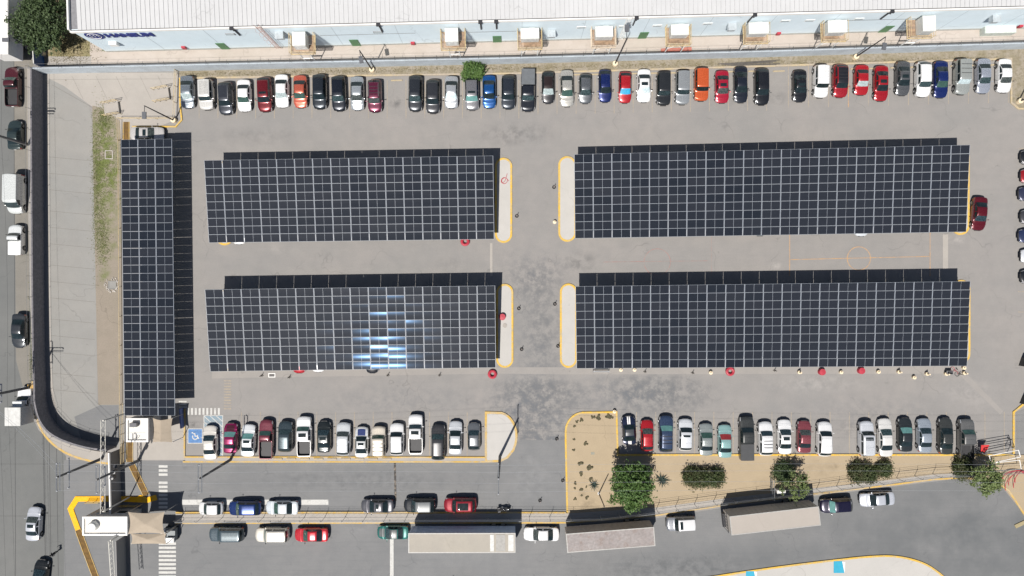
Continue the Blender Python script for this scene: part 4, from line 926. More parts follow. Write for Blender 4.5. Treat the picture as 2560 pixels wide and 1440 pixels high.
# wall ladders
for px, py0, py1, n_ in ((655, 66, 118, 'first'), (1600, 38, 100, 'second')):
    s, _ = hit(px, (py0 + py1) / 2)
    if n_ == 'first': s, _ = hit(693, 112)
    else: s, _ = hit(1592, 96)
    rt = empty('wall_ladder', A + ub * s, 'rusty caged ladder up the factory wall, %s' % ('nearer its sign' if n_ == 'first' else 'right of the fourth air conditioner'), 'ladder', rz=bld.rotation_euler.z)
    mr = plain('rusty_pink', (.42, .25, .20), .7) if n_ == 'first' else M_white
    for sx in (-.3, .3): mb = MB(); mb.tube([(sx, -.25, .3), (sx, -.25, HW + 1.0)], .03, 5); mb.build('rail', mr, rt)
    for k in range(24): mb = MB(); mb.tube([(-.3, -.25, .5 + k * .32), (.3, -.25, .5 + k * .32)], .02, 4); mb.build('rung', mr, rt)
    for k in range(5): mb = MB(); mb.tube([(.38 * math.sin(a), -.25 - .7 * abs(math.cos(a / 2)) if False else -.25 - .38 * (1 + math.cos(a)), 2.6 + k * 1.3) for a in [R(-180 + 36 * j) for j in range(11)]], .012, 4); mb.build('cage_hoop', mr, rt)

# air conditioners on raised platforms
M_acbox = plain('ac_housing', (.62, .63, .60), .5, .1, var=.10)
M_grate = plain('rusty_grating', (.36, .24, .15), .8, var=.3)
spec = [(750, 90, 0, 1.6, 1.7), (1131, 86, 0, 1.6, 1.7), (1325, 92, 1, 2.3, 1.3), (1511, 88, 1, 2.2, 1.3), (1700, 84, 2, 2.2, 1.3), (1897, 78, 2, 2.5, 1.4), (2094, 72, 2, 2.4, 1.5), (2312, 55, 3, 1.6, 1.9)]
for i, (px, py, kd, w, d) in enumerate(spec):
    zp = 4.3 if kd in (0, 3) else 3.8
    k = (CH - zp - 1.4) / CH / S; s = (Vector(((px - 1280) * k, (720 - py) * k, 0)) - A).dot(ub)
    o = A + ub * s
    pf = empty('steel_platform', o, 'yellow railed steel platform on factory wall, %s from the left' % ORD[i], 'platform', 'air conditioner platforms', rz=bld.rotation_euler.z)
    pw, pd = 3.1, 2.45; mrail = M_railyellow if i != 3 else plain('rail_cream', (.60, .50, .38), .6)
    mb = MB(); mb.box((0, -.1 - pd / 2, zp - .06), (pw, .1, .1)); 
    for q in range(15): mb.box((0, -.18 - q * pd / 15, zp), (pw, .10, .04))
    mb.build('deck', M_grate, pf, smooth=False)
    mb = MB()
    for q in (.0, .5, 1.0):
        z = zp + .15 + q * .95
        mb.tube([(-pw / 2, -.1, z), (-pw / 2, -.1 - pd, z), (pw / 2, -.1 - pd, z), (pw / 2, -.1, z)], .032 if q else .07, 5)
    for x_, y_ in [(-pw / 2, -.1 - pd * q) for q in (0, .5, 1)] + [(pw / 2, -.1 - pd * q) for q in (0, .5, 1)] + [(-pw / 6, -.1 - pd), (pw / 6, -.1 - pd)]: mb.tube([(x_, y_, zp), (x_, y_, zp + 1.1)], .03, 5)
    mb.build('railing', mrail, pf)
    for sx in (-1, 1):
        lx = sx * (.65 if kd in (0, 3) else 1.05); mb = MB(); mb.tube([(lx, -pd + .1, 0), (lx, -pd + .1, zp - .1)], .07, 6); mb.box((lx, -pd + .1, .04), (.35, .35, .08)); mb.build('leg', M_white, pf)
        mb = MB(); mb.tube([(lx, -.05, zp - 1.6), (lx, -pd + .1, zp - .12)], .05, 5); mb.build('brace', M_white, pf)
    mb = MB()
    if kd in (0, 3): mb.tube([(-.65, -pd + .1, zp * .55), (.65, -pd + .1, zp * .55)], .09, 6)
    else: mb.tube([(-1.05, -pd + .1, zp * .6), (0, -pd + .1, zp - .1), (1.05, -pd + .1, zp * .6)], .03, 5)
    mb.build('cross_brace', M_white, pf)
    ac = empty('air_conditioner', o, 'boxy pale air conditioner on wall platform, %s from the left' % ORD[i], 'air conditioner', 'factory air conditioners', rz=bld.rotation_euler.z)
    hh = 1.5 if kd in (0, 3) else 1.25
    dx = {0: -.1, 3: .4}.get(kd, 0); cy = -.25 - d / 2
    mb = MB(); mb.box((dx, cy, zp + .1 + hh / 2), (w, d, hh)); mb.box((dx, cy, zp + .13 + hh), (w + .06, d + .06, .06)); mb.build('housing', M_acbox, ac, smooth=False)
    mb = MB()
    for q in range(7): mb.box((dx, cy - d / 2 - .01, zp + .3 + q * hh * .11), (w * .8, .03, .05))
    mb.build('louvre', M_steel, ac, smooth=False)
    mb = MB(); mb.box((dx + .3, -.14, zp + .7), (.7, .27, .6)); mb.build('duct', M_acbox, ac, smooth=False)
    mb = MB(); mb.lathe((dx, cy, zp + .165 + hh), [(.4, 0), (.4, .035), (.001, .03)], 18, cap=False); mb.build('fan_guard', M_acbox, ac)
# metal cabinets and girders in the alley
ct = empty('transformer_cabinet', W(2487, 80), 'pale green metal cabinets side by side in the alley', 'cabinet', rz=R(1.5))
mb = MB(); mb.box((0, 0, .55), (4.2, 1.1, 1.1)); mb.build('housing', plain('cabinet_green', (.46, .50, .46), .5), ct, smooth=False)
for k in (-1.35, 0, 1.35): mb = MB(); mb.box((k, 0, 1.12), (1.2, .98, .05)); mb.build('lid', plain('cabinet_lid', (.60, .63, .58), .5), ct, smooth=False); 
mb = MB(); P = [W(1652, 128), W(1728, 124)]; mb.strip(P, .5, .0, .25); tag(mb.build('steel_girder', plain('red_oxide', (.42, .14, .10), .7), smooth=False), 'red steel girder lying in the alley under platforms', 'girder')
rb = MB()
for k in range(5): rb.tube([W(1795 + k * 8, 160 + k * 1.0, .1), W(1950 - (k % 3) * 9, 150 + k * 3, .12)], .05, 5)
tag(rb.build('steel_bars', M_wood), 'bundle of long rusty bars lying on the dry verge', 'metal bars')
# ---------------- poles, wires, lamps ----------------
def lamp(px, py, h, arm, label, m=M_dark, kerb=True):
    p = W(px, py); r = empty('light_pole', p, label, 'light pole', 'tall parking lot light poles')
    mb = MB(); mb.lathe((0, 0, 0), [(.36, 0), (.36, .5), (.31, .56), (.001, .56)], 18, cap=False); mb.build('base', M_cream, r)
    mb = MB(); mb.tube([(0, 0, .5), (0, 0, h)], .11, 8, r1=.06); mb.build('pole', m, r)
    a = Vector((math.cos(R(arm)), math.sin(R(arm)), 0))
    mb = MB(); mb.tube([(0, 0, h - .05), a * .9 + Vector((0, 0, h + .05))], .04, 6); mb.build('arm', m, r)
    mb = MB(); q = a * 1.2 + Vector((0, 0, h + .05)); mb.box(q, (.85, .5, .16), rz=R(arm)); mb.build('lamp_head', plain('lamp_grey', (.10, .105, .115), .5), r, smooth=False)
lamp(931, 176, 7.8, -80, 'dark light pole behind the silver sedan in top row')
lamp(1537, 161, 9.6, 90, 'brown light pole with lamp over the alley, above navy hatchback')
lamp(2137, 144, 7.6, -100, 'dark leaning light pole near the red cars')
lamp(2546, 254, 7.5, 60, 'light pole on the dry corner at right edge')
lamp(437, 302, 7.6, -90, 'light pole at the yellow kerb corner upper left')
lamp(109, 135, 5.2, 180, 'small dark light pole beside the blue gate')
def crossarm(r, z, ln, ang, name='crossarm', n=3, m=M_steel, dbl=True, off=(0, 0)):
    mb = MB(); d = Vector((math.cos(R(ang)), math.sin(R(ang)), 0)); e = Vector((-d.y, d.x, 0)); o_ = Vector((off[0], off[1], z))
    for s in ((-.22, .22) if dbl else (0,)): mb.tube([o_ - d * ln + e * s, o_ + d * ln + e * s], .06, 4)
    mb.build(name, m, r, smooth=False)
    for k in range(n):
        q = o_ + d * ln * (-.95 + 1.9 * k / (n - 1)); mb = MB(); mb.lathe(q + Vector((0, 0, .05)), [(.05, 0), (.09, .1), (.05, .14), (.08, .22), (.02, .26)], 8); mb.build('insulator', plain('porcelain', (.35, .36, .38), .25), r)
def upole(px, py, h, label, lean=(0, 0), m=M_conpole, rr=.2):
    r = empty('utility_pole', W(px, py), label, 'utility pole', 'utility poles along the street')
    mb = MB(); mb.tube([(0, 0, 0), (lean[0], lean[1], h)], rr, 10, r1=rr * .6); mb.build('pole', m, r); return r
p1 = upole(72, 362, 10.6, 'utility pole crossing above the dark green sedan'); crossarm(p1, 10.2, 1.3, 0); crossarm(p1, 9.5, 1.3, 0)
p2 = upole(86, 966, 11.2, 'utility pole carrying a transformer by the boxy white truck')
crossarm(p2, 10.8, 1.5, 0); crossarm(p2, 9.9, 1.5, 90)
for k in range(3): mb = MB(); mb.lathe((-.45 + .1 * k, -.75 + .75 * k, 6.2 + .1 * k), [(.28, 0), (.30, .1), (.30, .8), (.2, .9), (.001, .92)], 12, cap=False); mb.build('transformer', plain('transformer_grey', (.35, .36, .36), .5), p2)
crossarm(p2, 5.9, 1.2, 90, dbl=False, n=4)
mb = MB(); mb.box((.3, .15, .55), (.9, .5, 1.1)); mb.build('meter_box', plain('rust_yellow', (.50, .30, .06), .6), p2, smooth=False)
p3 = upole(256, 1146, 9.2, 'grey utility pole with two crossarms left of the gate beam'); crossarm(p3, 9.0, 1.75, 90); crossarm(p3, 7.2, 1.9, 90, dbl=False, n=3, off=(.2, 0))
p4 = upole(347, 1151, 9.4, 'utility pole with small transformers right of the gate'); crossarm(p4, 9.1, 1.7, 90); crossarm(p4, 7.6, 1.2, 90, dbl=False)
for k in (-1, 0, 1): mb = MB(); mb.lathe((.25 * k, .75 * k, 5.2), [(.24, 0), (.26, .7), (.001, .75)], 10, cap=False); mb.build('transformer', plain('transformer_black', (.04, .04, .045), .4), p4)
p5 = upole(577, 1149, 9.3, 'dark pole standing at the kerb behind the magenta sedan'); crossarm(p5, 9.1, 1.75, 90)
p6 = upole(1250, 1140, 11.0, 'dark pole on the rounded peninsula of pale concrete'); crossarm(p6, 10.8, 1.9, 90, dbl=False)
def top(px, py, h, dy=0, dx=0): return W(px, py) + Vector((dx, dy, h))
def sag(a, b, s=.5, n=10): return [a.lerp(b, i / n) - Vector((0, 0, s * 4 * (i / n) * (1 - i / n))) for i in range(n + 1)]
M_wire = plain('bright_cable', (.50, .52, .54), .4, .3)
wn = 0
for k, dy in enumerate((1.6, .75, -.55, -1.6)):
    a = top(256, 1146, 9.2, dy); b = top(577, 1149, 9.4, dy); c = top(1250, 1140, 11.0, dy); d = W(2900, 1150) + Vector((0, dy, 10))
    mb = MB(); mb.tube(sag(a, b, .2) + sag(b, c, .5)[1:] + sag(c, d, 1.2, 24)[1:], .008, 4)
    tag(mb.build('overhead_cable', M_wire), '%s overhead cable from top above the lower drive' % ORD[k], 'cable', 'overhead cables along the lower drive')
for k, (x0, z0_) in enumerate(((-1.2, 10.3), (1.2, 10.3), (-.4, 6.0), (0.3, 5.4))):
    pts = []
    for (ax, ay, bx, by, aa, bb) in ((60, -700, 72, 362, 0, 0), (72, 362, 86, 966, 0, 0), (86, 966, 110, 1900, 0, 0)): pts += sag(W(ax, ay) + Vector((x0, 0, z0_)), W(bx, by) + Vector((x0, 0, z0_)), .5)
    mb = MB(); mb.tube(pts, .011, 4); tag(mb.build('overhead_cable', plain('black_cable', (.03, .03, .032), .6)), '%s overhead cable from left above the left street' % ORD[k], 'cable', 'overhead cables along the left street')
for k, y in enumerate((0, 1)):
    mb = MB(); mb.tube(sag(top(86, 966, 9.6, 0, .3), top(256, 1146, 8.8, y), .6), .014, 4); tag(mb.build('overhead_cable', M_wire), '%s cable slanting from the transformer pole over the curved wall' % ORD[k], 'cable', 'cables over the curved wall')

# ---------------- gate, gatehouses, awnings ----------------
gt = empty('sliding_gate', W(303, 1210), 'grey corrugated sliding gate standing across the entrance', 'gate')
cg = vstripe_mat('corrugated_grey', (.24, .235, .23), (.19, .185, .185), 1.4)
mb = MB(); a, b = W(300, 1122) - gt.location, W(304, 1288) - gt.location; mb.strip([a, b], .1, .05, 2.35); mb.build('gate_leaf', cg, gt, smooth=False)
mb = MB(); mb.strip([a + Vector((-.1, 0, 0)), b + Vector((-.1, 0, 0))], .14, 2.36, 2.44); mb.build('top_rail', M_white, gt, smooth=False)
g2 = empty('sliding_gate', W(316, 1400), 'grey panel gate south of the big gatehouse', 'gate')
mb = MB(); mb.strip([W(314, 1338) - g2.location, W(317, 1460) - g2.location], .1, .05, 2.3); mb.build('gate_leaf', cg, g2, smooth=False)
def truss(name, a, b, w, h, m, label, cat, n=20):
    r = empty(name, a, label, cat); a0 = Vector((0, 0, 0)); b0 = b - a; d = b0.normalized(); e = Vector((-d.y, d.x, 0)) * w / 2; u = Vector((0, 0, h))
    mb = MB(); C = (e, -e, u)
    for q in C: mb.tube([a0 + q, b0 + q], .035, 5)
    mb.build('chord', m, r)
    mb = MB()
    for k in range(n):
        p, q = a0.lerp(b0, k / n), a0.lerp(b0, (k + 1) / n)
        mb.tube([p + e, q - e], .02, 4); mb.tube([p - e, q + u], .02, 4); mb.tube([p + u, q + e], .02, 4)
    mb.build('lattice', m, r); return r
M_wt = plain('truss_white', (.62, .60, .54), .5)
t1 = truss('gate_truss', W(258, 1050, 6), W(257, 1281, 6), .55, .5, M_wt, 'long pale lattice beam spanning the entrance lane', 'lattice beam', 10)
for y in (1052, 1279): mb = MB(); q = W(257.5, y, 6) - t1.location; mb.tube([(q.x, q.y, -5.9), (q.x, q.y, 0)], .09, 6); mb.build('leg', M_wt, t1)
t2 = truss('gate_truss', W(276, 1352, 4.5), W(286, 1500, 4.5), .55, .4, M_wt, 'short white lattice beam at the bottom edge by grey gate', 'lattice beam', 12)
mb = MB(); mb.tube([(0, 0, -4.5), (0, 0, 0)], .09, 6); mb.build('leg', M_wt, t2)
def gatehouse(x0, y0, x1, y1, h, label):
    a, b = W(x0, y0, h), W(x1, y1, h); c = (a + b) / 2; r = empty('gatehouse', (c.x, c.y, 0), label, 'gatehouse'); w, d = abs(b.x - a.x), abs(a.y - b.y)
    mb = MB(); mb.box((0, 0, h / 2), (w - .16, d - .16, h)); wl = mb.build('wall', plain('gatehouse_wall', (.50, .48, .45), .7), r, smooth=False)
    mb = MB(); mb.box((0, 0, h + .02), (w - .3, d - .3, .08)); mb.build('roof', plain('gatehouse_roof', (.60, .575, .53), .6, var=.05), r, smooth=False)
    mb = MB(); mb.strip([(-w / 2 + .1, -d / 2 + .1), (w / 2 - .1, -d / 2 + .1), (w / 2 - .1, d / 2 - .1), (-w / 2 + .1, d / 2 - .1)], .2, h - .05, h + .28, closed=True); mb.build('parapet', M_white, r, smooth=False)
    for sx, sy, ww in ((-w * .25, d / 2, 1.3), (w * .2, d / 2, 1.3), (-w * .25, -d / 2, 1.3)):
        f = MB(); f.box((sx, sy - .08 * (1 if sy > 0 else -1), 1.6), (ww, .06, 1.0)); fr = f.build('window', M_white, r, smooth=False)
        f = MB(); f.box((sx, sy - .045 * (1 if sy > 0 else -1), 1.6), (ww - .15, .05, .85)); f.build('pane', M_glassdark, fr, smooth=False)
    f = MB(); f.box((w / 2 - .06, -d * .1, 1.05), (.06, .9, 2.0)); f.build('door', plain('brown_door', (.12, .07, .04), .6), r, smooth=False)
    return r, w, d
g1, w, d = gatehouse(318, 1045, 373, 1104, 3.3, 'small square gatehouse with white flat roof below left solar roof')
mb = MB(); mb.box((-.3, .75, 3.75), (.9, .5, .55)); mb.tube([(-.6, .2, 3.3), (-.6, .75, 3.5)], .03, 5); mb.build('solar_heater', plain('dark_unit', (.08, .08, .09), .4), g1, smooth=False)
for x_ in (-.15, .1): mb = MB(); mb.tube([(x_, -1.0, 3.3), (x_, -1.0, 4.1)], .03, 5); mb.build('vent_pipe', M_dark, g1)
g2h, w, d = gatehouse(209, 1290, 321, 1337, 3.3, 'long gatehouse with white parapet roof between the two lanes')
tk = MB(); tk.lathe((-1.35, 0, 3.36), [(.62, 0), (.62, .75), (.5, .95), (.2, 1.02), (.001, 1.03)], 24, cap=False)
tk.box((0, 0, -50), (.01, .01, .01)); tk.v = tk.v[:-8]; tk.f = tk.f[:-6]; tk.mi = tk.mi[:-6]
tt = tk.build('water_tank', plain('tank_white', (.70, .70, .66), .35), None); tt.location = (g2h.location.x - .1, g2h.location.y, -.25); tag(tt, 'round white water tank on the long gatehouse roof', 'water tank')
M_tan = plain('tan_canvas', (.33, .275, .21), .85, var=.06, scale=1.5)
def awning(x0, y0, x1, y1, h, peak, label, style='pyramid', conc=.12, group='tan shade awnings'):
    """stretched canvas with inward curved edges on four posts"""
    a, b = W(x0, y1, h), W(x1, y0, h); c = (a + b) / 2; hw, hd = (b.x - a.x) / 2, (b.y - a.y) / 2
    r = empty('shade_awning', (c.x, c.y, 0), label, 'awning', group); N = 16; mb = MB(); vs = []
    for i in range(N + 1):
        for j in range(N + 1):
            u, v = 2 * i / N - 1, 2 * j / N - 1
            x = hw * u * (1 - conc * (1 - v * v) * abs(u)); y = hd * v * (1 - conc * (1 - u * u) * abs(v))
            z = h + peak * (1 - max(abs(u), abs(v))) if style == 'pyramid' else h + peak * (1 - abs(u)) if style == 'ridge' else h - peak * (v + 1) / 2
            vs.append((x, y, z))
    mb.add(vs, [(i * (N + 1) + j, (i + 1) * (N + 1) + j, (i + 1) * (N + 1) + j + 1, i * (N + 1) + j + 1) for i in range(N) for j in range(N)])
    mb.build('canvas', M_tan, r, ang=8)
    for sx in (-1, 1):
        for sy_ in (-1, 1): mb = MB(); mb.tube([(sx * hw * .98, sy_ * hd * .98, 0), (sx * hw * .98, sy_ * hd * .98, h - .02)], .05, 6); mb.build('post', M_steel, r)
    return r
awning(382, 1045, 431, 1106, 3.1, .5, 'tan ridged awning beside the square gatehouse', 'ridge')
awning(320, 1280, 412, 1335, 3.6, .45, 'tan cross ribbed awning beside the long gatehouse')
awning(327, 1334, 416, 1360, 3.2, .3, 'lower tan awning strip under the cross ribbed one', 'pyramid', conc=.08)
# blue kerb-side tarpaulin and traffic items near the square gatehouse
mb = MB(); mb.strip(Ws([(457, 1020), (460, 1068)]), .18, .0, .9); tag(mb.build('low_barrier', plain('blue_yellow_barrier', (.12, .16, .35), .5), smooth=False), 'low blue barrier beside the yellow kerb', 'barrier')
# guard machine / scale by lower gatehouse
mc = empty('guard_kiosk_machine', W(435, 1330), 'grey and white lifting cart right of the tan awnings', 'cart')
mb = MB(); mb.box((-.1, 0, .8), (1.6, 1.6, .7)); mb.build('body', plain('cart_grey', (.16, .18, .19), .5), mc, smooth=False)
mb = MB(); mb.box((-.75, .2, 1.5), (.6, 1.5, .06), rot=Matrix.Rotation(R(25), 3, 'Y')); mb.box((.2, -.55, 1.3), (1.0, .6, .5)); mb.build('panel', M_white, mc, smooth=False)
for sx in (-1, 1):
    for sy_ in (-1, 1): mb = MB(); mb.lathe((sx * .55 - .1, sy_ * .75, .28), [(.28, -.1), (.28, .1)], 14, axis='Y'); mb.build('wheel', M_rubber, mc)
mb = MB(); mb.tube([(.6, .7, .9), (1.1, 1.1, 1.6), (.9, 1.3, 1.8)], .04, 5); mb.build('handle', M_dark, mc)
# guard rails on the gate island and yellow railings
def railing(pts, h, m, label, name='railing', rails=3, sp=1.4):
    P = Ws(pts); r = empty(name, P[0], label, 'railing'); tot = []
    for k in range(rails):
        mb = MB(); mb.tube([p - P[0] + Vector((0, 0, h * (k + 1) / rails)) for p in P], .035, 5); mb.build('rail', m, r)
    for a, b in zip(P, P[1:]):
        n = max(1, round((b - a).length / sp))
        for i in range(n + (b is P[-1])): q = a.lerp(b, i / n) - P[0]; mb = MB(); mb.tube([q, q + Vector((0, 0, h))], .035, 5); mb.build('post', m, r)
railing([(222, 1252), (262, 1252)], 1.0, M_yellow, 'yellow railing left of the lattice beam on gate island')
railing([(300, 1261), (345, 1261)], 1.0, M_yellow, 'yellow railing right of the grey gate on gate island', rails=2)
railing([(303, 352), (302, 298), (440, 298), (444, 178)], .9, M_railyellow, 'pale yellow railing round the concrete pad at upper left', rails=2, sp=2.2)
railing([(304, 1010), (300, 352)], .5, M_railyellow, 'thin yellow rail between grass verge and left solar roof', rails=1, sp=4)
railing([(313, 1155), (310, 1010)], 1.1, M_railyellow, 'yellow railing beside the square gatehouse', rails=3)
def stairs(px, py, rz, label):
    r = empty('concrete_stairs', W(px, py), label, 'stairs', 'small stairs with yellow handrails', rz=R(rz))
    mb = MB()
    for k in range(7): mb.box((-.95 + k * .3, 0, .06 + .0225 * k), (.3, 1.5, .12 + .045 * k))
    mb.build('steps', M_concrete, r, smooth=False)
    for s in (-1, 1):
        mb = MB()
        for dz in (.5, .95): mb.tube([(-1.1, s * .85, dz), (1.15, s * .85, dz + .3)], .035, 5)
        for x_ in (-1.1, -.4, .4, 1.15): mb.tube([(x_, s * .85, 0), (x_, s * .85, .95 + (x_ + 1.1) * .13)], .03, 5)
        mb.build('handrail', M_railyellow, r)
stairs(407, 238, 8, 'small stairs with yellow handrails by the top left corner kerb'); stairs(282, 273, 8, 'small stairs with yellow handrails at the grass verge top')

# ---------------- long fence beside the planter ----------------
def fence(path, sp, h, label, arm=.32):
    P = Ws(path); r = empty('wire_fence', P[0], label, 'fence'); O = P[0].copy(); pts = []; k = 0
    for a, b in zip(P, P[1:]):
        n = max(1, round((b - a).length / sp))
        for i in range(n + (b is P[-1])):
            q = a.lerp(b, i / n) - O; d = (b - a).normalized(); e = Vector((-d.y, d.x, 0)); pts.append((q, e))
            if k < 100: mb = MB(); mb.tube([q, q + Vector((0, 0, h - .3)), q + Vector((0, 0, h)) + e * arm], .035, 5); mb.build('fence_post', M_steel, r)
            k += 1
    mb = MB(); mb.tube([q + Vector((0, 0, h - .3)) for q, e in pts], .032, 5); mb.build('top_rail', M_steel, r)
    for z, e_ in ((h, 1), (h - .15, .5), (h * .55, 0), (.15, 0)):
        mb = MB(); mb.tube([q + Vector((0, 0, z)) + e * arm * e_ for q, e in pts], .012, 4); mb.build('wire', M_steel, r)
    # chain-link drawn as thin crossed wires
    mb = MB()
    for (q0, _), (q1, _) in zip(pts, pts[1:]):
        for i in range(4):
            a, b = q0.lerp(q1, i / 4), q0.lerp(q1, (i + 1) / 4)
            mb.tube([a + Vector((0, 0, .15)), b + Vector((0, 0, h - .35))], .004, 3, cap=False); mb.tube([b + Vector((0, 0, .15)), a + Vector((0, 0, h - .35))], .004, 3, cap=False)
    mb.build('mesh_wire', M_steel, r)
fence([(455, 1294), (1425, 1291), (1500, 1289), (1640, 1272), (1830, 1247), (2040, 1222), (2240, 1194), (2330, 1184), (2400, 1181), (2700, 1165)], 2.75, 2.3, 'long wire fence with bent posts between planter and lower road')

# ---------------- trailers, trucks ----------------
def trailer(cn, h, zb_, roofm, sidem, label, door=False):
    """cn: picture corners of the roof: back-left, back-right, front-right, front-left"""
    P = [W(x, y, h) for x, y in cn]; c = sum(P, Vector()) / 4; u = ((P[1] - P[0]) + (P[2] - P[3])) / 2; L = u.length; v = ((P[0] - P[3]) + (P[1] - P[2])) / 2; d = max(2.35, v.length)
    r = empty('semi_trailer', (c.x, c.y, 0), label, 'trailer', 'trailers parked on the lower road', rz=math.atan2(u.y, u.x))
    mb = MB(); mb.box((0, 0, (h + zb_) / 2), (L, d, h - zb_)); 
    for k in range(int(L / .6)):
        for s in (-1, 1): mb.box((-L / 2 + .3 + k * .6, s * (d / 2 + .015), (h + zb_) / 2), (.06, .05, h - zb_ - .1))
    mb.build('box_body', sidem, r, smooth=False)
    mb = MB(); mb.box((0, 0, h + .02), (L - .12, d - .12, .045)); mb.build('roof', roofm, r, smooth=False)
    mb = MB(); mb.strip([(-L / 2, -d / 2), (L / 2, -d / 2), (L / 2, d / 2), (-L / 2, d / 2)], .12, h - .06, h + .055, closed=True); mb.build('roof_rim', plain('rim_' + label[:5], (.34, .33, .31), .5), r, smooth=False)
    mb = MB(); mb.box((0, 0, zb_ - .15), (L - .6, .9, .25)); mb.build('chassis', M_dark, r, smooth=False)
    for ax in (L / 2 - 1.6, L / 2 - 2.85):
        for s in (-1, 1):
            mb = MB(); mb.lathe((ax, s * (d / 2 - .3), .5), [(.3, -.26), (.5, -.24), (.5, .24), (.3, .26)], 20, axis='Y'); w_ = mb.build('wheel', M_rubber, r)
            mb = MB(); mb.lathe((ax, s * (d / 2 - .02), .5), [(.29, -.03), (.29, .03)], 16, axis='Y'); mb.build('rim', M_rim, w_)
    for s in (-1, 1): mb = MB(); mb.box((-L / 2 + 2.2, s * .8, .6), (.16, .16, 1.1)); mb.build('landing_leg', M_steel, r, smooth=False)
    mb = MB()
    for s in (-1, 1): mb.box((L / 2 + .03, s * d / 4, (h + zb_) / 2), (.05, d / 2 - .06, h - zb_ - .1)); mb.tube([(L / 2 + .08, s * .35, zb_ + .1), (L / 2 + .08, s * .35, h - .15)], .025, 5)
    mb.build('door', sidem, r, smooth=False)
    if door:
        mb = MB()
        for k in range(6): mb.tube([(-L / 2 - .25, -d / 2 + .2 + k * (d - .4) / 5, zb_), (-L / 2 - .25, -d / 2 + .2 + k * (d - .4) / 5, h - .4)], .03, 5)
        for z in (zb_ + .1, h - .5): mb.tube([(-L / 2 - .25, -d / 2 + .1, z), (-L / 2 - .25, d / 2 - .1, z)], .05, 5)
        mb.box((-L / 2 - .1, 0, zb_ + .4), (.4, d - .6, .8)); mb.build('front_frame', M_dark, r, smooth=False)
    return r
trailer([(1022, 1334), (1288, 1333), (1287, 1381), (1022, 1381)], 3.9, 1.15, ground_mat('trailer_roof_pale', (.365, .335, .285), (.34, .315, .275), (.27, .25, .22), speck=.05, bigscale=.3), plain('trailer_side_grey', (.50, .58, .70), .5, var=.1), 'long pale grey trailer with grey side next to the teal sedan')
trailer([(1416, 1336), (1634, 1320), (1637, 1362), (1419, 1380)], 3.9, 1.15, two_tone('rust_roof', (.255, .228, .218), (.30, .275, .265), .35, .35, .65, fine=3, third=(.235, .19, .17)), plain('side_brown', (.42, .38, .34), .6, var=.15), 'rusty pink roofed trailer beside the big leafy tree')
trailer([(1825, 1293), (2042, 1268), (2054, 1311), (1829, 1336)], 4.0, 1.1, ground_mat('beige_roof', (.36, .325, .29), (.345, .315, .28), (.30, .27, .24), speck=.03), plain('side_beige', (.52, .48, .43), .6, var=.08), 'beige trailer parked beside the purple black SUV', door=True)
tr1 = [o for o in bpy.data.objects if o.name.startswith('semi_trailer')][0]
for k, (x_, w_, m_) in enumerate(((3.9, .5, plain('strip_pale', (.50, .50, .48), .6, var=.15)), (5.0, 1.2, plain('strip_grey', (.31, .30, .28), .7, var=.12)), (6.35, .7, plain('strip_pale', (.50, .50, .48), .6)))):
    mb = MB(); mb.box((x_, 0, 3.965), (w_, 2.15, .02)); mb.build('roof_patch', m_, tr1, smooth=False)
# white box truck on the left street
bt = empty('box_truck', W(74, 1006), 'white box truck parked by the transformer pole', 'truck', rz=R(90))
cab = kit('pickup1'); mb = MB(); mb.box((-1.35, 0, 1.85), (2.35, 2.0, 2.5)); mb.box((-1.35, 0, 3.12), (2.4, 2.06, .05)); mb.build('cargo_box', plain('dusty_white', (.50, .50, .48), .6), bt, smooth=False)
T = cab['T']; bd = link_mesh('cab_body', cab['body'], bt, paint(WH, .1, .3)); bd.scale = (.92, 1, 1.05)
for nm in ('windshield', 'side_window', 'headlight', 'rear_window'):
    for me in cab[nm]: q = link_mesh(nm, me, bt); q.scale = (.92, 1, 1.05)
mb = MB(); mb.box((.15, 0, 2.0), (.7, 1.2, .7)); mb.build('refrigeration_unit', plain('unit_pale', (.6, .62, .62), .5), bt, smooth=False)
for ax in (T['ax'][0] * .92, -1.3):
    for s in (1, -1): w_ = link_mesh('wheel', WHEELS[.37][0], bt); w_.location = (ax, s * .82, .37); w_.rotation_euler.z = 0 if s > 0 else math.pi; link_mesh('rim', WHEELS[.37][1], w_)
for s in (1, -1): m = link_mesh('side_mirror', cab['mirror'], bt); m.location = (1.0, s * 1.05, 1.2); m.scale = (1, s, 1)
# large white trailer cut by the upper left corner
lt = empty('box_trailer', W(50, 73), 'white box trailer cut by the upper left corner of the picture', 'trailer', rz=R(90))
mb = MB(); mb.box((0, 0, 2.5), (9.4, 2.5, 2.7)); mb.box((0, 0, 3.87), (9.3, 2.4, .05)); mb.build('box_body', M_white, lt, smooth=False)
mb = MB(); mb.box((0, 0, .95), (9.0, 1.1, .3)); mb.build('chassis', M_dark, lt, smooth=False)
for ax in (-2.6, -1.2, 3.0):
    for s in (-1, 1): mb = MB(); mb.lathe((ax, s * .95, .5), [(.3, -.26), (.5, -.22), (.5, .22), (.3, .26)], 20, axis='Y'); w_ = mb.build('wheel', M_rubber, lt); mb = MB(); mb.lathe((ax, s * 1.2, .5), [(.28, -.04), (.28, .04)], 14, axis='Y'); mb.build('rim', M_rim, w_)

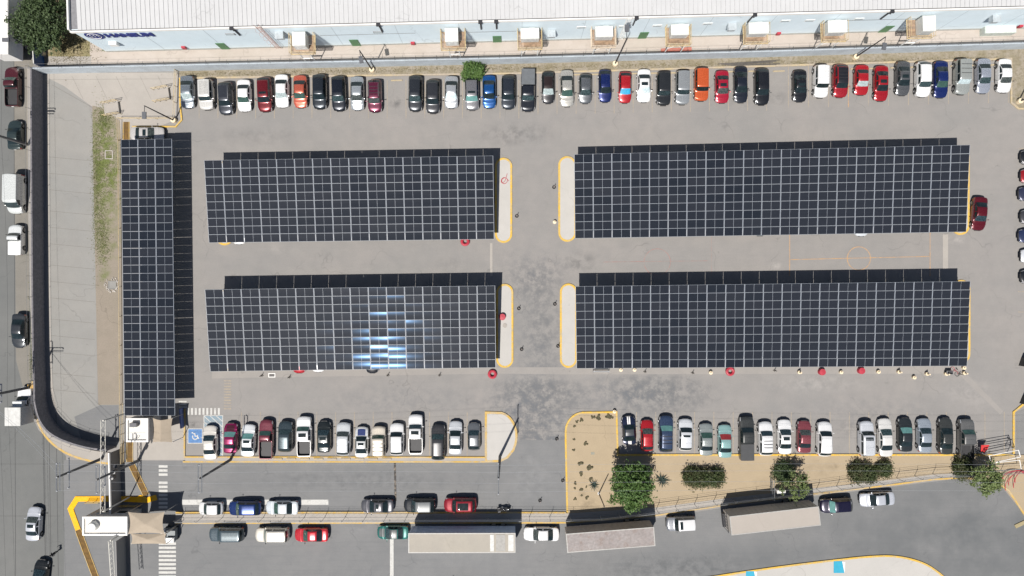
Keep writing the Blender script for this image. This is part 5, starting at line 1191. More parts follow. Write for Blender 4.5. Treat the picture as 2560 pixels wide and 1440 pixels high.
# ---------------- small things on the lot ----------------
def tyre(px, py, m, label, lying=True, disc=False):
    r = .62 if not disc else .45; mb = MB(); n, k = 22, 8; vs = []
    if disc:
        mb.lathe((0, 0, 0), [(r, 0), (r, .5), (r * .94, .58), (.001, .6)], 20, cap=False)
        o = mb.build('painted_drum', m, loc=W(px, py)); tag(o, label, 'drum', 'red drums by the carports')
        return
    for i in range(n):
        a = 2 * math.pi * i / n
        for j in range(k):
            b = 2 * math.pi * j / k; rr = r * .70 + .2 * math.cos(b); vs.append((rr * math.cos(a), rr * math.sin(a), .22 + .22 * math.sin(b)))
    mb.add(vs, [(i * k + j, ((i + 1) % n) * k + j, ((i + 1) % n) * k + (j + 1) % k, i * k + (j + 1) % k) for i in range(n) for j in range(k)])
    o = mb.build('red_tyre_planter', m, loc=W(px, py)); tag(o, label, 'tyre', 'red painted tyres by the carports')
tyre(1163, 604, M_red, 'red painted tyre at the bottom edge of upper left carport')
tyre(1231, 935, M_red, 'red painted tyre near the lower left carport corner')
tyre(1824, 928, M_red, 'red painted tyre below the lower right carport')
tyre(2052, 929, M_red, 'red round drum below the lower right carport, left one', disc=True)
tyre(2150, 926, M_red, 'red round drum below the lower right carport, right one', disc=True)
tyre(1256, 792, M_red, 'red round drum on the pale island half in shade', disc=True)
mb = MB(); mb.lathe((0, 0, .12), [(.30, 0), (.30, .05), (.001, .06)], 20, cap=False); tag(mb.build('manhole_cover', M_concrete, loc=W(1262, 814)), 'round pale cover on island beside the lower left carport', 'cover')
for i, (px, py, n_) in enumerate(((1386, 556, 'alone left of upper right carport'), (1551, 924, 'far left below the lower right carport'), (1585, 924, 'second below the lower right carport'), (1775, 931, 'left of the red tyre'), (1996, 930, 'left of the left red drum'),
        (2100, 930, 'between the two red drums'), (2193, 929, 'right of the right red drum'), (2244, 929, 'third from right drum side'), (2282, 943, 'standing lower than its neighbours'), (2314, 934, 'between low bucket and cart'), (2362, 934, 'touching the dark cart'),
        (2407, 932, 'near lower right carport corner'), (2406, 919, 'tucked under lower right carport corner'), (1535, 1028, 'on the corner of the sand bed kerb'))):
    r = empty('concrete_bollard', W(px, py), 'cream concrete filled bucket post, %s' % n_, 'bollard', 'cream bucket posts'); h = 1.0 if i in (4, 7, 9, 10, 11) else .62
    mb = MB(); mb.lathe((0, 0, 0), [(.20, 0), (.235, .4), (.24, .45), (.2, .46), (.001, .44)], 16, cap=False); mb.build('bucket', M_cream, r)
    mb = MB(); mb.lathe((0, 0, .40), [(.10, 0), (.10, h - .4), (.001, h - .38)], 10, cap=False); mb.build('post', M_cream, r)
names = ['left aisle post nearest the upper islands', 'post left of the upper right island', 'aisle post right of the red drum island', 'aisle post left of lower right island', 'lowest aisle post beside left island', 'lowest aisle post beside right island',
         'post on the dark asphalt left of sand bed', 'post beside the sand bed kerb, lower', 'post above the motorbike']
for (px, py), n_ in zip(((1292, 540), (1385, 468), (1297, 771), (1387, 760), (1304, 873), (1395, 865), (1392, 1097), (1407, 1201), (1350, 1251)), names):
    r = empty('traffic_post', W(px, py), 'thin dark %s' % n_, 'post', 'thin posts in tyre bases')
    mb = MB(); mb.lathe((0, 0, 0), [(.12, .02), (.22, 0), (.25, .06), (.22, .12), (.12, .10)], 18, cap=False); mb.build('base_ring', M_rubber, r)
    mb = MB(); mb.tube([(0, 0, .05), (0.02, 0.03, .95)], .05, 6); mb.build('pole', plain('pinkish_grey', (.30, .24, .22), .7), r)
for i, (px, py) in enumerate(((655, 939), (724, 943), (970, 938), (1099, 938), (1612, 929), (1731, 932), (1936, 926), (2398, 935))):
    r = empty('wheel_stop_stand', W(px, py), 'small brown stake stand, %s from left below the lower carports' % ORD[i], 'stand', 'small brown stands below the carports')
    mb = MB(); mb.box((0, 0, .04), (.42, .10, .08)); mb.box((0, 0, .04), (.10, .36, .07)); mb.build('foot', M_wood, r, smooth=False)
    mb = MB(); mb.tube([(0, 0, .05), (0, 0, .9)], .05, 6); mb.build('pole', M_wood, r)
r = empty('framed_grate', W(680, 938), 'white framed dark grate below the lower left carport', 'grate'); mb = MB(); mb.strip([(-.42, -.24), (.42, -.24), (.42, .24), (-.42, .24)], .09, .01, .06, closed=True); mb.build('frame', M_white, r, smooth=False)
mb = MB(); [mb.box((-.36 + .09 * k, 0, .03), (.04, .44, .03)) for k in range(9)]; mb.build('bars', M_dark, r, smooth=False)
# barrier stand, cart, bicycle
r = empty('barrier_frame', W(1502, 927), 'grey tubular barrier frame below the lower right carport', 'barrier')
mb = MB(); [mb.tube([(s * 1.05, -.3, 0), (s * 1.05, .3, 0)], .04, 5) for s in (-1, 1)]; [mb.tube([(s * 1.05, 0, 0), (s * 1.05, 0, .9)], .04, 5) for s in (-1, 1)]
for z in (.35, .9): mb.tube([(-1.05, 0, z), (1.05, 0, z)], .035, 5)
mb.build('frame', M_steel, r); mb = MB(); mb.box((0, .05, .62), (1.8, .03, .35)); mb.build('board', M_steel, r, smooth=False)
r = empty('hand_cart', W(2367, 930), 'small dark cart beside the red bicycle', 'cart')
mb = MB(); mb.box((0, 0, .5), (.75, .45, .08)); mb.build('tray', M_dark, r, smooth=False); mb = MB(); mb.strip([(-.37, -.22), (.37, -.22), (.37, .22), (-.37, .22)], .03, .55, .75, closed=True); mb.build('rim', M_steel, r, smooth=False)
for sx in (-.28, .28):
    for sy_ in (-.2, .2): mb = MB(); mb.lathe((sx, sy_, .12), [(.12, -.03), (.12, .03)], 12, axis='Y'); mb.build('wheel', M_rubber, r)
def ring(c, r, t, ax=Vector((0, 1, 0)), n=24):
    a = ax.orthogonal().normalized(); b = ax.cross(a); return [Vector(c) + (a * math.cos(q) + b * math.sin(q)) * r for q in [2 * math.pi * k / n for k in range(n + 1)]]
r = empty('bicycle', W(2386, 929), 'red bicycle lying beside the dark cart', 'bicycle', rz=R(-50))
for x_ in (-.45, .45): mb = MB(); mb.tube(ring((x_, 0, .1), .30, .03, Vector((0, .25, 1)).normalized()), .022, 5); mb.build('wheel', M_rubber if x_ > 0 else M_red, r)
mb = MB(); mb.tube([(-.45, 0, .1), (-.05, .08, .18), (.3, .25, .22), (.45, 0, .1)], .025, 5); mb.tube([(-.05, .08, .18), (-.15, .35, .26)], .02, 5); mb.build('frame', M_red, r)
mb = MB(); mb.tube([(.3, .25, .22), (.34, .38, .3), (.5, .4, .25)], .018, 5); mb.build('handlebar', M_dark, r); mb = MB(); mb.box((-.15, .38, .27), (.22, .1, .05)); mb.build('saddle', M_rubber, r)
mb = MB(); hp = [W(1262 + x, 450 + y, .15) for x, y in [(6, -16), (3, -6), (0, 4), (-8, 8), (-10, 0), (-3, -7), (5, -5), (7, 4), (0, 10), (-7, 8), (-8, -2), (2, -7), (10, 3)]]; hp = [Vector(p) for p in smooth_path([tuple(q) [:2] for q in hp], 2)]
mb.tube([Vector((q[0], q[1], .15)) for q in hp], .035, 5); tag(mb.build('garden_hose', M_red), 'thin red hose coiled on the pale island', 'hose')
# wheel stops
def stops(xs, yf, grp, tail):
    for i, x in enumerate(xs):
        mb = MB(); mb.add([(-.8, -.1, 0), (.8, -.1, 0), (.8, .1, 0), (-.8, .1, 0), (-.76, -.06, .13), (.76, -.06, .13), (.76, .06, .13), (-.76, .06, .13)], [(0, 1, 5, 4), (1, 2, 6, 5), (2, 3, 7, 6), (3, 0, 4, 7), (4, 5, 6, 7)])
        o = mb.build('wheel_stop', M_kerb_pale, loc=W(x, yf(x)), smooth=False); o.rotation_euler.z = R(1.3); tag(o, 'worn yellow wheel stop bar, %s' % (tail % ORD[i]), 'wheel stop', grp)
stops([992, 1085, 1130], lambda x: 201, 'wheel stops in the top row', '%s from left near the first gap of top row')
stops([1447, 1490, 1590, 1640, 1690, 1830, 1885], lambda x: 187 - (x - 1440) * .02, 'wheel stops in the top row', '%s from left behind middle cars of top row')
stops([1947, 1997, 2140, 2186, 2240, 2290, 2335, 2390, 2440, 2490], lambda x: 178 - (x - 1947) * .029, 'wheel stops in the top row', '%s from left behind right cars of top row')
# low cyan kerb ramps on the far pavement
def ramp_(x0, y0, x1, y1, label):
    r = empty('kerb_ramp', W((x0 + x1) / 2, (y0 + y1) / 2), label, 'ramp', 'cyan ramps at the bottom edge'); o_ = r.location
    P_ = [W(x, y) - o_ for x, y in ((x0, y0), (x1 - 5, y0), (x1, y1), (x0, y1))]
    mb = MB(); mb.add([(P_[0].x, P_[0].y, .15), (P_[1].x, P_[1].y, .15), (P_[2].x, P_[2].y, .20), (P_[3].x, P_[3].y, .20)] + [(p.x, p.y, .11) for p in P_], [(0, 1, 2, 3), (0, 4, 5, 1), (1, 5, 6, 2), (2, 6, 7, 3), (3, 7, 4, 0)])
    mb.build('deck', plain('cyan_paint', (.02, .30, .44), .6, var=.08), r, smooth=False)
    Q_ = [W(x, y) - o_ for x, y in ((x1 - 5, y0), (x1 + 2, y0 + 1), (x1 + 1, y1))]; mb = MB(); mb.prism([(p.x, p.y) for p in Q_], .11, .19); mb.build('side_flare', M_white, r, smooth=False)
ramp_(2083, 1402, 2109, 1431, 'cyan painted ramp with white flare on the bottom right pavement'); ramp_(1864, 1427, 1889, 1456, 'cyan painted ramp cut by the bottom edge')
r = empty('light_pole', W(1497, 1233), 'slim brown pole without lamp left of the big green tree', 'light pole', 'tall parking lot light poles')
mb = MB(); mb.tube([(0, 0, 0), (0, 0, 5.8)], .09, 8, r1=.06); mb.build('pole', M_wood, r); mb = MB(); mb.box((0, 0, .06), (.3, .3, .12)); mb.build('base_plate', M_steel, r, smooth=False)
r = empty('meter_cabinet', W(1945, 1224), 'small white cabinet by the fence above the beige trailer', 'cabinet')
mb = MB(); mb.box((0, 0, .6), (1.1, .5, 1.2)); mb.build('housing', M_white, r, smooth=False); mb = MB(); mb.box((0, -.26, .6), (.9, .03, .9)); mb.build('door', M_block, r, smooth=False)
railing([(1924, 1242), (1923, 1192)], 1.8, M_steel, 'short grey fence beside the white cabinet', rails=3)
# wooden plank at right edge
mb = MB(); mb.strip(Ws([(2537, 1316), (2580, 1296)]), .5, .0, .12); tag(mb.build('timber_board', plain('board_ochre', (.30, .25, .14), .8), smooth=False), 'ochre board lying at the lower right edge', 'board')

for k, P_ in enumerate(([(2546, 914), (2553, 893), (2610, 893), (2610, 916)], [(2548, 1008), (2556, 990), (2610, 990), (2610, 1010)])):  # rimmed dark prisms added as stand-ins for two unidentified dark shapes
    r = empty('dark_stand_in', W(2580, 904 + 97 * k), 'dark stand-in for an unidentified shape cut by right edge, %s one' % ('upper' if k == 0 else 'lower'), 'dark stand-in', 'dark stand-ins at the right edge')
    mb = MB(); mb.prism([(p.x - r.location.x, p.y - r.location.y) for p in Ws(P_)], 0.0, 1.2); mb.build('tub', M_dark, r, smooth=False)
    mb = MB(); mb.strip([(p.x - r.location.x, p.y - r.location.y) for p in Ws(P_)], .08, 1.18, 1.26, closed=True); mb.build('rim', plain('stand_in_rim', (.09, .09, .10), .5), r, smooth=False)
# motorcycle
r = empty('motorcycle', W(1259, 1270), 'black motorcycle parked above the first trailer', 'motorcycle', rz=R(8))
for x_ in (-.65, .68):
    mb = MB(); mb.tube(ring((x_, 0, .3), .25, .06, Vector((0, 1, 0))), .065, 8); w_ = mb.build('wheel', M_rubber, r); mb = MB(); mb.lathe((x_, 0, .3), [(.16, -.02), (.16, .02)], 12, axis='Y'); mb.build('rim', M_rim, w_)
mb = MB(); mb.tube([(.68, 0, .3), (.5, 0, .75), (.42, 0, .98)], .04, 6); mb.build('fork', M_steel, r)
mb = MB(); mb.lathe((.15, 0, .82), [(.02, -.32), (.13, -.22), (.17, 0), (.13, .2), (.02, .28)], 12, axis='X'); mb.build('fuel_tank', plain('moto_black', (.015, .015, .018), .2, coat=1), r)
mb = MB(); mb.box((-.42, 0, .80), (.72, .24, .10)); mb.build('saddle', M_rubber, r); mb = MB(); mb.box((.08, 0, .42), (.45, .28, .36)); mb.tube([(.1, .15, .3), (-.7, .2, .35)], .05, 6); mb.build('engine', M_steel, r)
mb = MB(); mb.tube([(.35, -.38, 1.0), (.45, -.1, 1.0), (.45, .1, 1.0), (.35, .38, 1.0)], .022, 5); mb.build('handlebar', M_dark, r); mb = MB(); mb.lathe((.6, 0, .88), [(.001, -.08), (.09, -.04), (.10, .04)], 10, axis='X'); mb.build('headlight', M_headl, r)
for s in (-1, 1): mb = MB(); mb.box((-.6, s * .22, .6), (.36, .16, .26)); mb.build('pannier', M_dark, r)

# white tube frame with red cloth at right
def tubeframe():
    z = 2.4; r = empty('tubular_frame', W(2480, 1165), 'white tubular stall frame standing over the planter end at right', 'frame stall')
    O = r.location; q = [W(x, y, z) - O for x, y in ((2473, 1139), (2546, 1125), (2551, 1142), (2478, 1158))]; q2 = [W(x, y, 1.2) - O for x, y in ((2478, 1158), (2549, 1150), (2553, 1173), (2485, 1177))]
    for k in range(4):
        mb = MB(); mb.tube([q[k], q[(k + 1) % 4]], .055, 6); mb.build('top_bar', M_white, r)
        mb = MB(); mb.tube([q[k], Vector((q[k].x * .97, q[k].y * .97, 0))], .05, 6); mb.build('leg', M_white, r)
        mb = MB(); mb.tube([q2[k], q2[(k + 1) % 4]], .05, 6); mb.build('lower_bar', M_white, r)
tubeframe()
r = empty('tubular_frame', W(2485, 1122), 'dark tubular stall frame with red cloth corner near grey pickup', 'frame stall'); O = r.location
q = [W(x, y, .9) - O for x, y in ((2452, 1112), (2530, 1099), (2536, 1118), (2460, 1132))]
for k in range(4): mb = MB(); mb.tube([q[k], q[(k + 1) % 4]], .045, 5); mb.build('top_bar', M_dark, r); mb = MB(); mb.tube([q[k], Vector((q[k].x, q[k].y, 0))], .045, 5); mb.build('leg', M_dark, r)
cl = MB(); v0 = [W(x, y, .95) for x, y in ((2453, 1113), (2474, 1112), (2466, 1128), (2461, 1131), (2452, 1128))]; cl.prism([(p.x, p.y) for p in v0], .93, .96); tag(cl.build('red_cloth', plain('red_cloth', (.50, .03, .03), .8)), 'bright red cloth laid over the dark tubular frame', 'cloth')
# red hoses in a tangle at the right edge
rr = random.Random(5)
for k in range(7):
    a0 = rr.uniform(150, 215); pts = [W(2568, 1182 + rr.uniform(-6, 10), .1)]
    x_, y_ = 2562, 1184; sw = rr.uniform(20, 58)
    for t_ in range(1, 9): u = t_ / 8; pts.append(W(x_ - sw * math.sin(u * 1.75) , y_ - 8 + (k * 3 - 6) * u + 24 * (1 - math.cos(u * 1.9)) * (.6 + .1 * k), .1 + .45 * math.sin(math.pi * u)))
    mb = MB(); mb.tube(pts, .038, 6); tag(mb.build('red_pipe', M_red), 'curved red pipe in the tangle at right edge, %s' % ('arching high' if k < 1 else ORD[k] + ' outwards'), 'pipe', 'red pipes at the right edge')

# ---------------- plants ----------------
def leaf_mat(name, a, b_, c_):
    m, t, b = new_mat(name); co = coords(t)
    oi = t.nodes.new('ShaderNodeTexWhiteNoise'); g_ = t.nodes.new('ShaderNodeNewGeometry'); oi.noise_dimensions = '1D'; t.links.new(g_.outputs['Random Per Island'], oi.inputs['W'])
    col = mix(t, ramp(t, noise(t, co, 1.1, 3), .38, .62), a, b_); col = mix(t, ramp(t, oi.outputs['Value'], .55, 1, 0, .8), col, c_)
    t.links.new(col, b.inputs['Base Color']); b.inputs['Roughness'].default_value = .55; b.inputs['Specular IOR Level'].default_value = .3
    tr = t.nodes.new('ShaderNodeBsdfTranslucent'); t.links.new(col, tr.inputs[0]); mx = t.nodes.new('ShaderNodeMixShader'); mx.inputs[0].default_value = .3
    out = t.nodes['Material Output']; t.links.new(b.outputs[0], mx.inputs[1]); t.links.new(tr.outputs[0], mx.inputs[2]); t.links.new(mx.outputs[0], out.inputs[0]); return m
M_leaf = leaf_mat('leaf_green', (.11, .19, .05), (.07, .135, .04), (.17, .25, .085))
M_leafd = leaf_mat('leaf_dark', (.085, .125, .052), (.055, .085, .038), (.12, .165, .075))
M_leafl = leaf_mat('leaf_light', (.19, .25, .09), (.13, .18, .07), (.27, .31, .13))
M_leafr = leaf_mat('leaf_reddish', (.065, .095, .035), (.085, .080, .040), (.11, .135, .055))
M_bark = plain('bark', (.16, .12, .09), .9)
def leaves(blobs, n, size, mat_, parent, seed, name='crown', shellp=.45, long=1.6, clump=9):
    g = np.random.default_rng(seed); V = []; Fc = []
    vol = np.array([b[3] * b[4] * b[5] for b in blobs]) ** .7; vol /= vol.sum(); ids = g.choice(len(blobs), n, p=vol)
    ctr = None
    for i in range(n):
        if i % clump == 0:
            x, y, z, a, b, c = blobs[ids[i]]; d = g.normal(size=3); d /= np.linalg.norm(d); rr_ = g.random() ** shellp * (1 + .20 * g.normal())
            ctr = np.array((x, y, z)) + d * rr_ * np.array((a, b, c)); tw = g.normal(size=3) * np.array((1, 1, .4)) + d * .8; tw /= np.linalg.norm(tw)
        p = ctr + tw * g.uniform(-.5, 1) * size * 2.6 + g.normal(size=3) * size * .45; s = size * g.uniform(.6, 1.35)
        nr = d * .6 + g.normal(size=3) * .7 + np.array((0, 0, .5)); nr /= np.linalg.norm(nr)
        t1_ = np.cross(nr, g.normal(size=3)); t1_ /= np.linalg.norm(t1_); t2_ = np.cross(nr, t1_)
        k = len(V); V += [tuple(p - t1_ * s * long / 2), tuple(p + t2_ * s / 2), tuple(p + t1_ * s * long / 2), tuple(p - t2_ * s / 2)]; Fc.append((k, k + 1, k + 2, k + 3))
    me = bpy.data.meshes.new(name); me.from_pydata(V, [], Fc); me.materials.append(mat_); me.update()
    o = bpy.data.objects.new(name, me); COL.objects.link(o); o.parent = parent; return o
def tree(px, py, h, rad, n, size, mat_, label, cat='tree', seed=1, nb=14, bottom=.35, flat=.75, trunk=.16, oval=(1, 1), name='tree', off=(0, 0), shellp=.45):
    r = empty(name, W(px, py), label, cat); g = random.Random(seed); mb = MB(); blobs = []
    cz = h * (1 + bottom) / 2; rz_ = h * (1 - bottom) / 2
    mb.tube([(0, 0, -.05), (.05, .04, h * bottom * .6), (off[0] * .5, off[1] * .5, h * bottom + .4)], trunk, 8, r1=trunk * .55)
    for k in range(nb):
        a = 2 * math.pi * k * .618; q = math.sqrt((k + .5) / nb); wob = g.uniform(.68, .92); x = off[0] + math.cos(a) * rad * q * wob * oval[0]; y = off[1] + math.sin(a) * rad * q * wob * oval[1]
        z = cz + rz_ * .55 * (1 - q * q * 1.5) + g.uniform(-.2, .2) * rz_; s = rad * g.uniform(.26, .38) * (1.12 - .5 * q)
        blobs.append((x, y, z, s * oval[0], s * oval[1], s * flat))
        mb.tube([(off[0] * .5, off[1] * .5, h * bottom), (x * .5 + off[0] * .3, y * .5 + off[1] * .3, (h * bottom + z) / 2), (x, y, z)], trunk * .45, 5, r1=.015)
    mb.build('trunk', M_bark, r); leaves(blobs, n, size, mat_, r, seed, shellp=shellp); return r
tree(148, 82, 5.5, 3.9, 17000, .16, M_leafd, 'large dark tree filling the upper left corner', seed=3, nb=26, oval=(1.05, 1.1))
tree(1568, 1196, 5.6, 3.35, 15500, .15, M_leaf, 'big bright green tree between sand bed and rusty trailer', seed=14, nb=24, oval=(1.06, 1.06))
tree(1968, 1196, 4.6, 2.3, 2300, .13, M_leafl, 'thin sparse tree growing beside the round dark bush', seed=5, nb=10, oval=(.95, 1.1), shellp=.9)
tree(2412, 1172, 4.6, 2.4, 4700, .15, M_leafl, 'light green tree leaning over the kerb at right', seed=6, nb=14, oval=(1.0, 1.05), off=(.8, -.5), shellp=.7)
def bush(px, py, blobs, n, size, mat_, label, seed, name='bush'):
    r = empty(name, W(px, py), label, 'bush'); mb = MB(); mb.tube([(0, 0, 0), (0, 0, .5)], .07, 6, r1=.03)
    for b in blobs: mb.tube([(0, 0, .2), (b[0] * .6, b[1] * .6, b[2])], .03, 4, r1=.01)
    mb.build('stem', M_bark, r); leaves(blobs, int(n * 1.5), size, mat_, r, seed, name='foliage', shellp=.33, clump=3); return r
bush(1183, 184, [(.0, .1, 1.0, 1.05, .95, .9), (-.7, -.5, .9, .75, .7, .7), (.75, .2, .9, .7, .8, .7), (-.5, .6, .9, .7, .6, .7), (.5, -.55, .8, .7, .6, .7)], 4200, .15, M_leaf, 'round green bush behind the top row cars', 8)
bush(1757, 1192, [(-1.6, .1, .75, 1.2, 1.35, .85), (-.5, 0, .75, 1.3, 1.2, .85), (.7, .05, .75, 1.2, 1.2, .85), (1.7, .1, .75, 1.0, 1.25, .85)], 9000, .12, M_leafr, 'long clipped dark hedge bush in the sand bed', 9)
bush(1956, 1178, [(0, 0, .8, 1.35, 1.45, .95)], 4200, .12, M_leafd, 'round clipped dark bush under the sparse tree', 10)
bush(2150, 1177, [(-.7, 0, .75, 1.15, 1.3, .85), (.3, 0, .75, 1.2, 1.2, .85), (1.1, -.7, .6, .8, .8, .7)], 6500, .12, M_leafr, 'wide clipped bush left of its smaller neighbour', 11)
bush(2203, 1171, [(.1, .1, .7, .85, 1.05, .8), (-.7, -.1, .5, .5, .6, .5)], 3000, .12, M_leafr, 'smaller clipped bush touching the wide one', 12)
bush(2398, 1166, [(0, -.1, .8, 1.15, 1.5, .95)], 3800, .12, M_leafr, 'dark reddish bush under the light green tree', 13)
M_agave = plain('agave_blue_green', (.03, .05, .04), .95, var=.25)
def agave(px, py, rad, n, label, seed, m=M_agave):
    g = random.Random(seed); r = empty('agave', W(px, py), label, 'agave', 'agave plants in the sand bed')
    for k in range(n):
        a = k * 2.39996; el = .15 + .95 * (k / n); ln = rad * (1.0 - .35 * k / n) * g.uniform(.8, 1.1); d = Vector((math.cos(a) * math.cos(el), math.sin(a) * math.cos(el), math.sin(el))); e = Vector((-math.sin(a), math.cos(a), 0)); u = d.cross(e)
        mb = MB(); p0 = Vector((0, 0, .15)); w_ = .042 * rad / .9; vs = []
        for t_, ww in ((0, .7), (.35, 1), (.7, .7), (1, .05)): c = p0 + d * ln * t_ - Vector((0, 0, .12 * t_ * t_)); vs += [c + e * w_ * ww, c - u * w_ * .4 * ww, c - e * w_ * ww, c + u * w_ * .1]
        mb.add(vs, [(4 * i + j, 4 * i + (j + 1) % 4, 4 * i + 4 + (j + 1) % 4, 4 * i + 4 + j) for i in range(3) for j in range(4)]); mb.build('leaf', m, r)
agave(1484, 1211, 1.0, 24, 'small spiky agave left of the big green tree', 1); agave(1654, 1200, 1.3, 27, 'large spiky agave right of the big green tree', 2)
M_cact = plain('small_cactus', (.085, .075, .04), .9, var=.3)
spots = [(1497, 1043, .5), (1494, 1042, .3), (1482, 1043, .42), (1519, 1041, .5), (1527, 1042, .45), (1453, 1050, .38), (1442, 1053, .33), (1436, 1066, .3), (1435, 1099, .3), (1435, 1124, .35), (1463, 1109, .45), (1450, 1159, .5), (1474, 1170, .6), (1451, 1184, .45),
         (1476, 1197, .45), (1437, 1208, .35), (1437, 1220, .3), (1453, 1224, .35), (1466, 1216, .25), (1467, 1243, .4), (1437, 1246, .35), (1453, 1238, .25)]
for k, (x_, y_, s_) in enumerate(spots):
    r = random.Random(k); mb = MB()
    for j in range(9):
        a = r.uniform(0, 6.28); q = s_ * r.uniform(0, .7) * .9; c = (math.cos(a) * q, math.sin(a) * q, .1); rr_ = s_ * r.uniform(.22, .38)
        mb.lathe(c, [(.001, -rr_ * .3), (rr_, 0), (rr_ * .85, rr_ * .8), (.001, rr_ * 1.2)], 7, cap=False)
    o = mb.build('cactus_clump', M_cact, loc=W(x_, y_)); vert = 'high' if y_ < 1080 else 'midway' if y_ < 1190 else 'low'
    tag(o, 'low dry cactus clump %s in the sand bed, clump %s' % (vert, ('counting ' + ORD[k]) if k < 20 else ('last but %d' % (21 - k))), 'cactus', 'cactus clumps in the sand bed')
# low weeds (ground cover)
def weeds(region, n, size, m, name, seed, z=.02):
    g = np.random.default_rng(seed); V = []; Fc = []
    while len(Fc) < n:
        reg = region[g.integers(len(region))]; x_, y_ = g.normal(reg[0], reg[2]), g.normal(reg[1], reg[3])
        p = W(x_, y_); s = size * g.uniform(.4, 1.3); a = g.uniform(0, 6.28); d = np.array((math.cos(a), math.sin(a))) * s; h = s * g.uniform(.3, 1.2); k = len(V)
        V += [(p.x - d[1] * .25, p.y + d[0] * .25, z), (p.x + d[1] * .25, p.y - d[0] * .25, z), (p.x + d[0], p.y + d[1], z + h)]; Fc.append((k, k + 1, k + 2))
    me = bpy.data.meshes.new(name); me.from_pydata(V, [], Fc); me.materials.append(m); me.update(); o = bpy.data.objects.new(name, me); COL.objects.link(o); tag(o, kind='stuff')
M_grassb = leaf_mat('grass_blade', (.15, .185, .06), (.20, .215, .085), (.27, .26, .13))
M_dryb = leaf_mat('dry_blade', (.24, .20, .11), (.17, .145, .08), (.13, .12, .05))
weeds([(245, 400, 9, 60), (262, 300, 12, 20), (275, 420, 15, 50), (250, 520, 8, 60), (240, 470, 5, 90), (258, 600, 10, 30)], 7500, .12, M_grassb, 'grass', 1)
g_ = [(x, 186 - (x - 460) * .019, 30, 3) for x in range(480, 2520, 60) if not (x > 2520)]
weeds(g_, 4200, .12, M_dryb, 'dry_weeds', 2)
weeds([(x, 127.5 - (x - 268) * .0257, 30, .7) for x in range(290, 2100, 70)], 2500, .12, M_leaf, 'wall_weeds', 3, .02)
weeds([(78, y, 2, 30) for y in range(200, 960, 60)], 2500, .12, M_grassb, 'kerb_weeds', 4)
weeds([(170, 110, 30, 25)], 2500, .15, M_dryb, 'dry_grass_tufts', 6)
# stone ring on the verge
rg = random.Random(9)
sr = empty('stone_ring', W(281, 713), 'square manhole ringed by pale stones on the grass verge', 'stone ring')
mb = MB(); mb.strip([(-.5, -.5), (.5, -.5), (.5, .5), (-.5, .5)], .12, 0, .1, closed=True); mb.add([(-.45, -.45, .05), (.45, -.45, .05), (.45, .45, .05), (-.45, .45, .05)], [(0, 1, 2, 3)]); mb.build('manhole', M_conc_gray, sr, smooth=False)
M_stone = plain('pale_stone', (.42, .39, .35), .9, var=.25)
for k in range(70):
    a = rg.uniform(0, 6.28); q = rg.uniform(.72, 1.05); c = (math.cos(a) * q, math.sin(a) * q, .05); s = rg.uniform(.05, .12); mb = MB(); mb.lathe(c, [(.001, -s * .5), (s, 0), (s * .7, s * .6), (.001, s * .8)], 6, cap=False); mb.build('stone', M_stone, sr)
mh = MB(); mh.strip([p for p in Ws([(264, 377), (282, 377), (282, 397), (264, 397)])], .1, .02, .08, closed=True); tag(mh.build('manhole_surround', M_stone, smooth=False), 'square pale frame set into the grass verge', 'manhole')

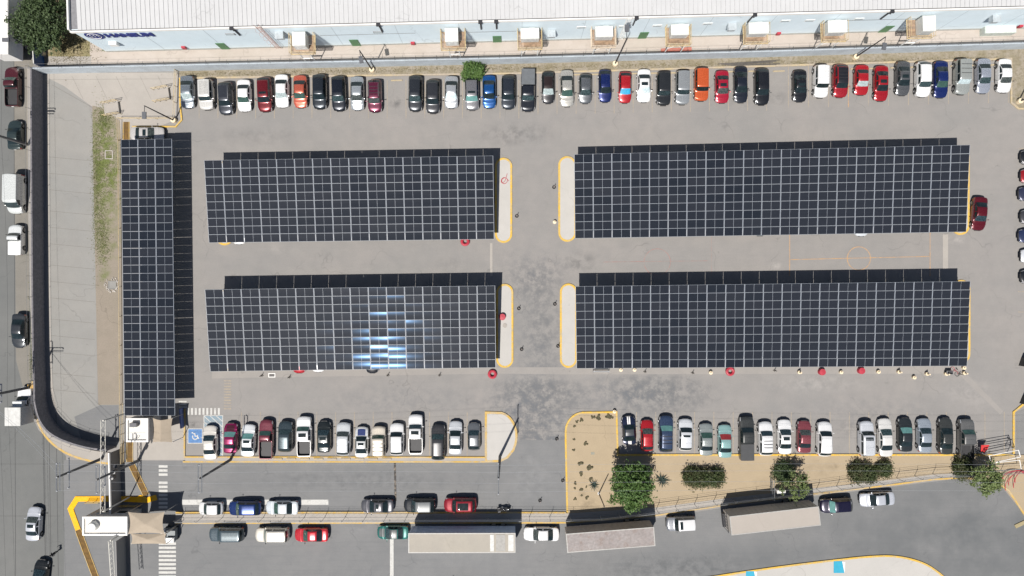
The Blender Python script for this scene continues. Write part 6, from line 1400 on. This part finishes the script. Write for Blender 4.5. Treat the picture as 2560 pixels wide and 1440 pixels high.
# ---------------- person ----------------
def person(px, py, heading, label):
    r = empty('person', W(px, py), label, 'person', rz=R(heading))
    J = {'pel': (0, 0, .95, .15), 'chest': (.03, 0, 1.28, .16), 'neck': (.05, 0, 1.48, .06), 'head': (.07, 0, 1.60, .09), 'top': (.07, 0, 1.70, .08),
         'sl': (.03, .19, 1.42, .065), 'el': (-.10, .25, 1.16, .045), 'wl': (.05, .27, .95, .032), 'hl': (.09, .27, .87, .035), 'sr': (.03, -.19, 1.42, .065), 'er': (.14, -.25, 1.16, .045), 'wr': (.30, -.24, 1.02, .032), 'hr': (.36, -.24, .96, .035),
         'tl': (.0, .10, .88, .10), 'kl': (.24, .10, .50, .065), 'al': (.26, .10, .10, .045), 'fl': (.42, .11, .05, .04), 'tr': (0, -.10, .88, .10), 'kr': (-.08, -.10, .50, .065), 'ar': (-.36, -.10, .18, .045), 'fr': (-.26, -.11, .05, .04)}
    E = [('pel', 'chest'), ('chest', 'neck'), ('neck', 'head'), ('head', 'top'), ('chest', 'sl'), ('sl', 'el'), ('el', 'wl'), ('wl', 'hl'), ('chest', 'sr'), ('sr', 'er'), ('er', 'wr'), ('wr', 'hr'), ('pel', 'tl'), ('tl', 'kl'), ('kl', 'al'), ('al', 'fl'), ('pel', 'tr'), ('tr', 'kr'), ('kr', 'ar'), ('ar', 'fr')]
    # fingers
    for s, hnd in ((1, 'hl'), (-1, 'hr')):
        hx, hy, hz, _ = J[hnd]
        for f in range(4): J['%s%d' % (hnd, f)] = (hx + .02 + .012 * f, hy + s * (.0), hz - .075 - .006 * (f % 3), .009); E.append((hnd, '%s%d' % (hnd, f)))
        J[hnd + 't'] = (hx + .05, hy - s * .02, hz - .03, .010); E.append((hnd, hnd + 't'))
    K = list(J); me = bpy.data.meshes.new('body'); me.from_pydata([J[k][:3] for k in K], [(K.index(a), K.index(b)) for a, b in E], []); o = bpy.data.objects.new('body', me); COL.objects.link(o); o.parent = r
    md = o.modifiers.new('skin', 'SKIN')
    if not me.skin_vertices: 
        bpy.context.view_layer.objects.active = o
    for k, nme in enumerate(K): me.skin_vertices[0].data[k].radius = (J[nme][3], J[nme][3]); me.skin_vertices[0].data[k].use_root = (nme == 'pel')
    o.modifiers.new('sub', 'SUBSURF').levels = 1; o.modifiers['sub'].render_levels = 1
    me.materials.append(plain('dark_clothes', (.018, .019, .024), .8)); 
    mb = MB(); mb.lathe((.06, 0, 1.66), [(.001, .11), (.07, .09), (.105, .03), (.105, -.04)], 12, cap=False); mb.build('hair', plain('black_hair', (.012, .01, .009), .5), r)
    mb = MB(); mb.lathe((.135, 0, 1.60), [(.001, .05), (.035, .02), (.04, -.03), (.02, -.08)], 8, cap=False); mb.build('face', plain('skin', (.32, .19, .13), .6), r)
person(147, 1377, 200, 'person in dark clothes walking alone near the lower left gate')

print('CARS', NCAR[0], 'OBJECTS', len(bpy.data.objects))
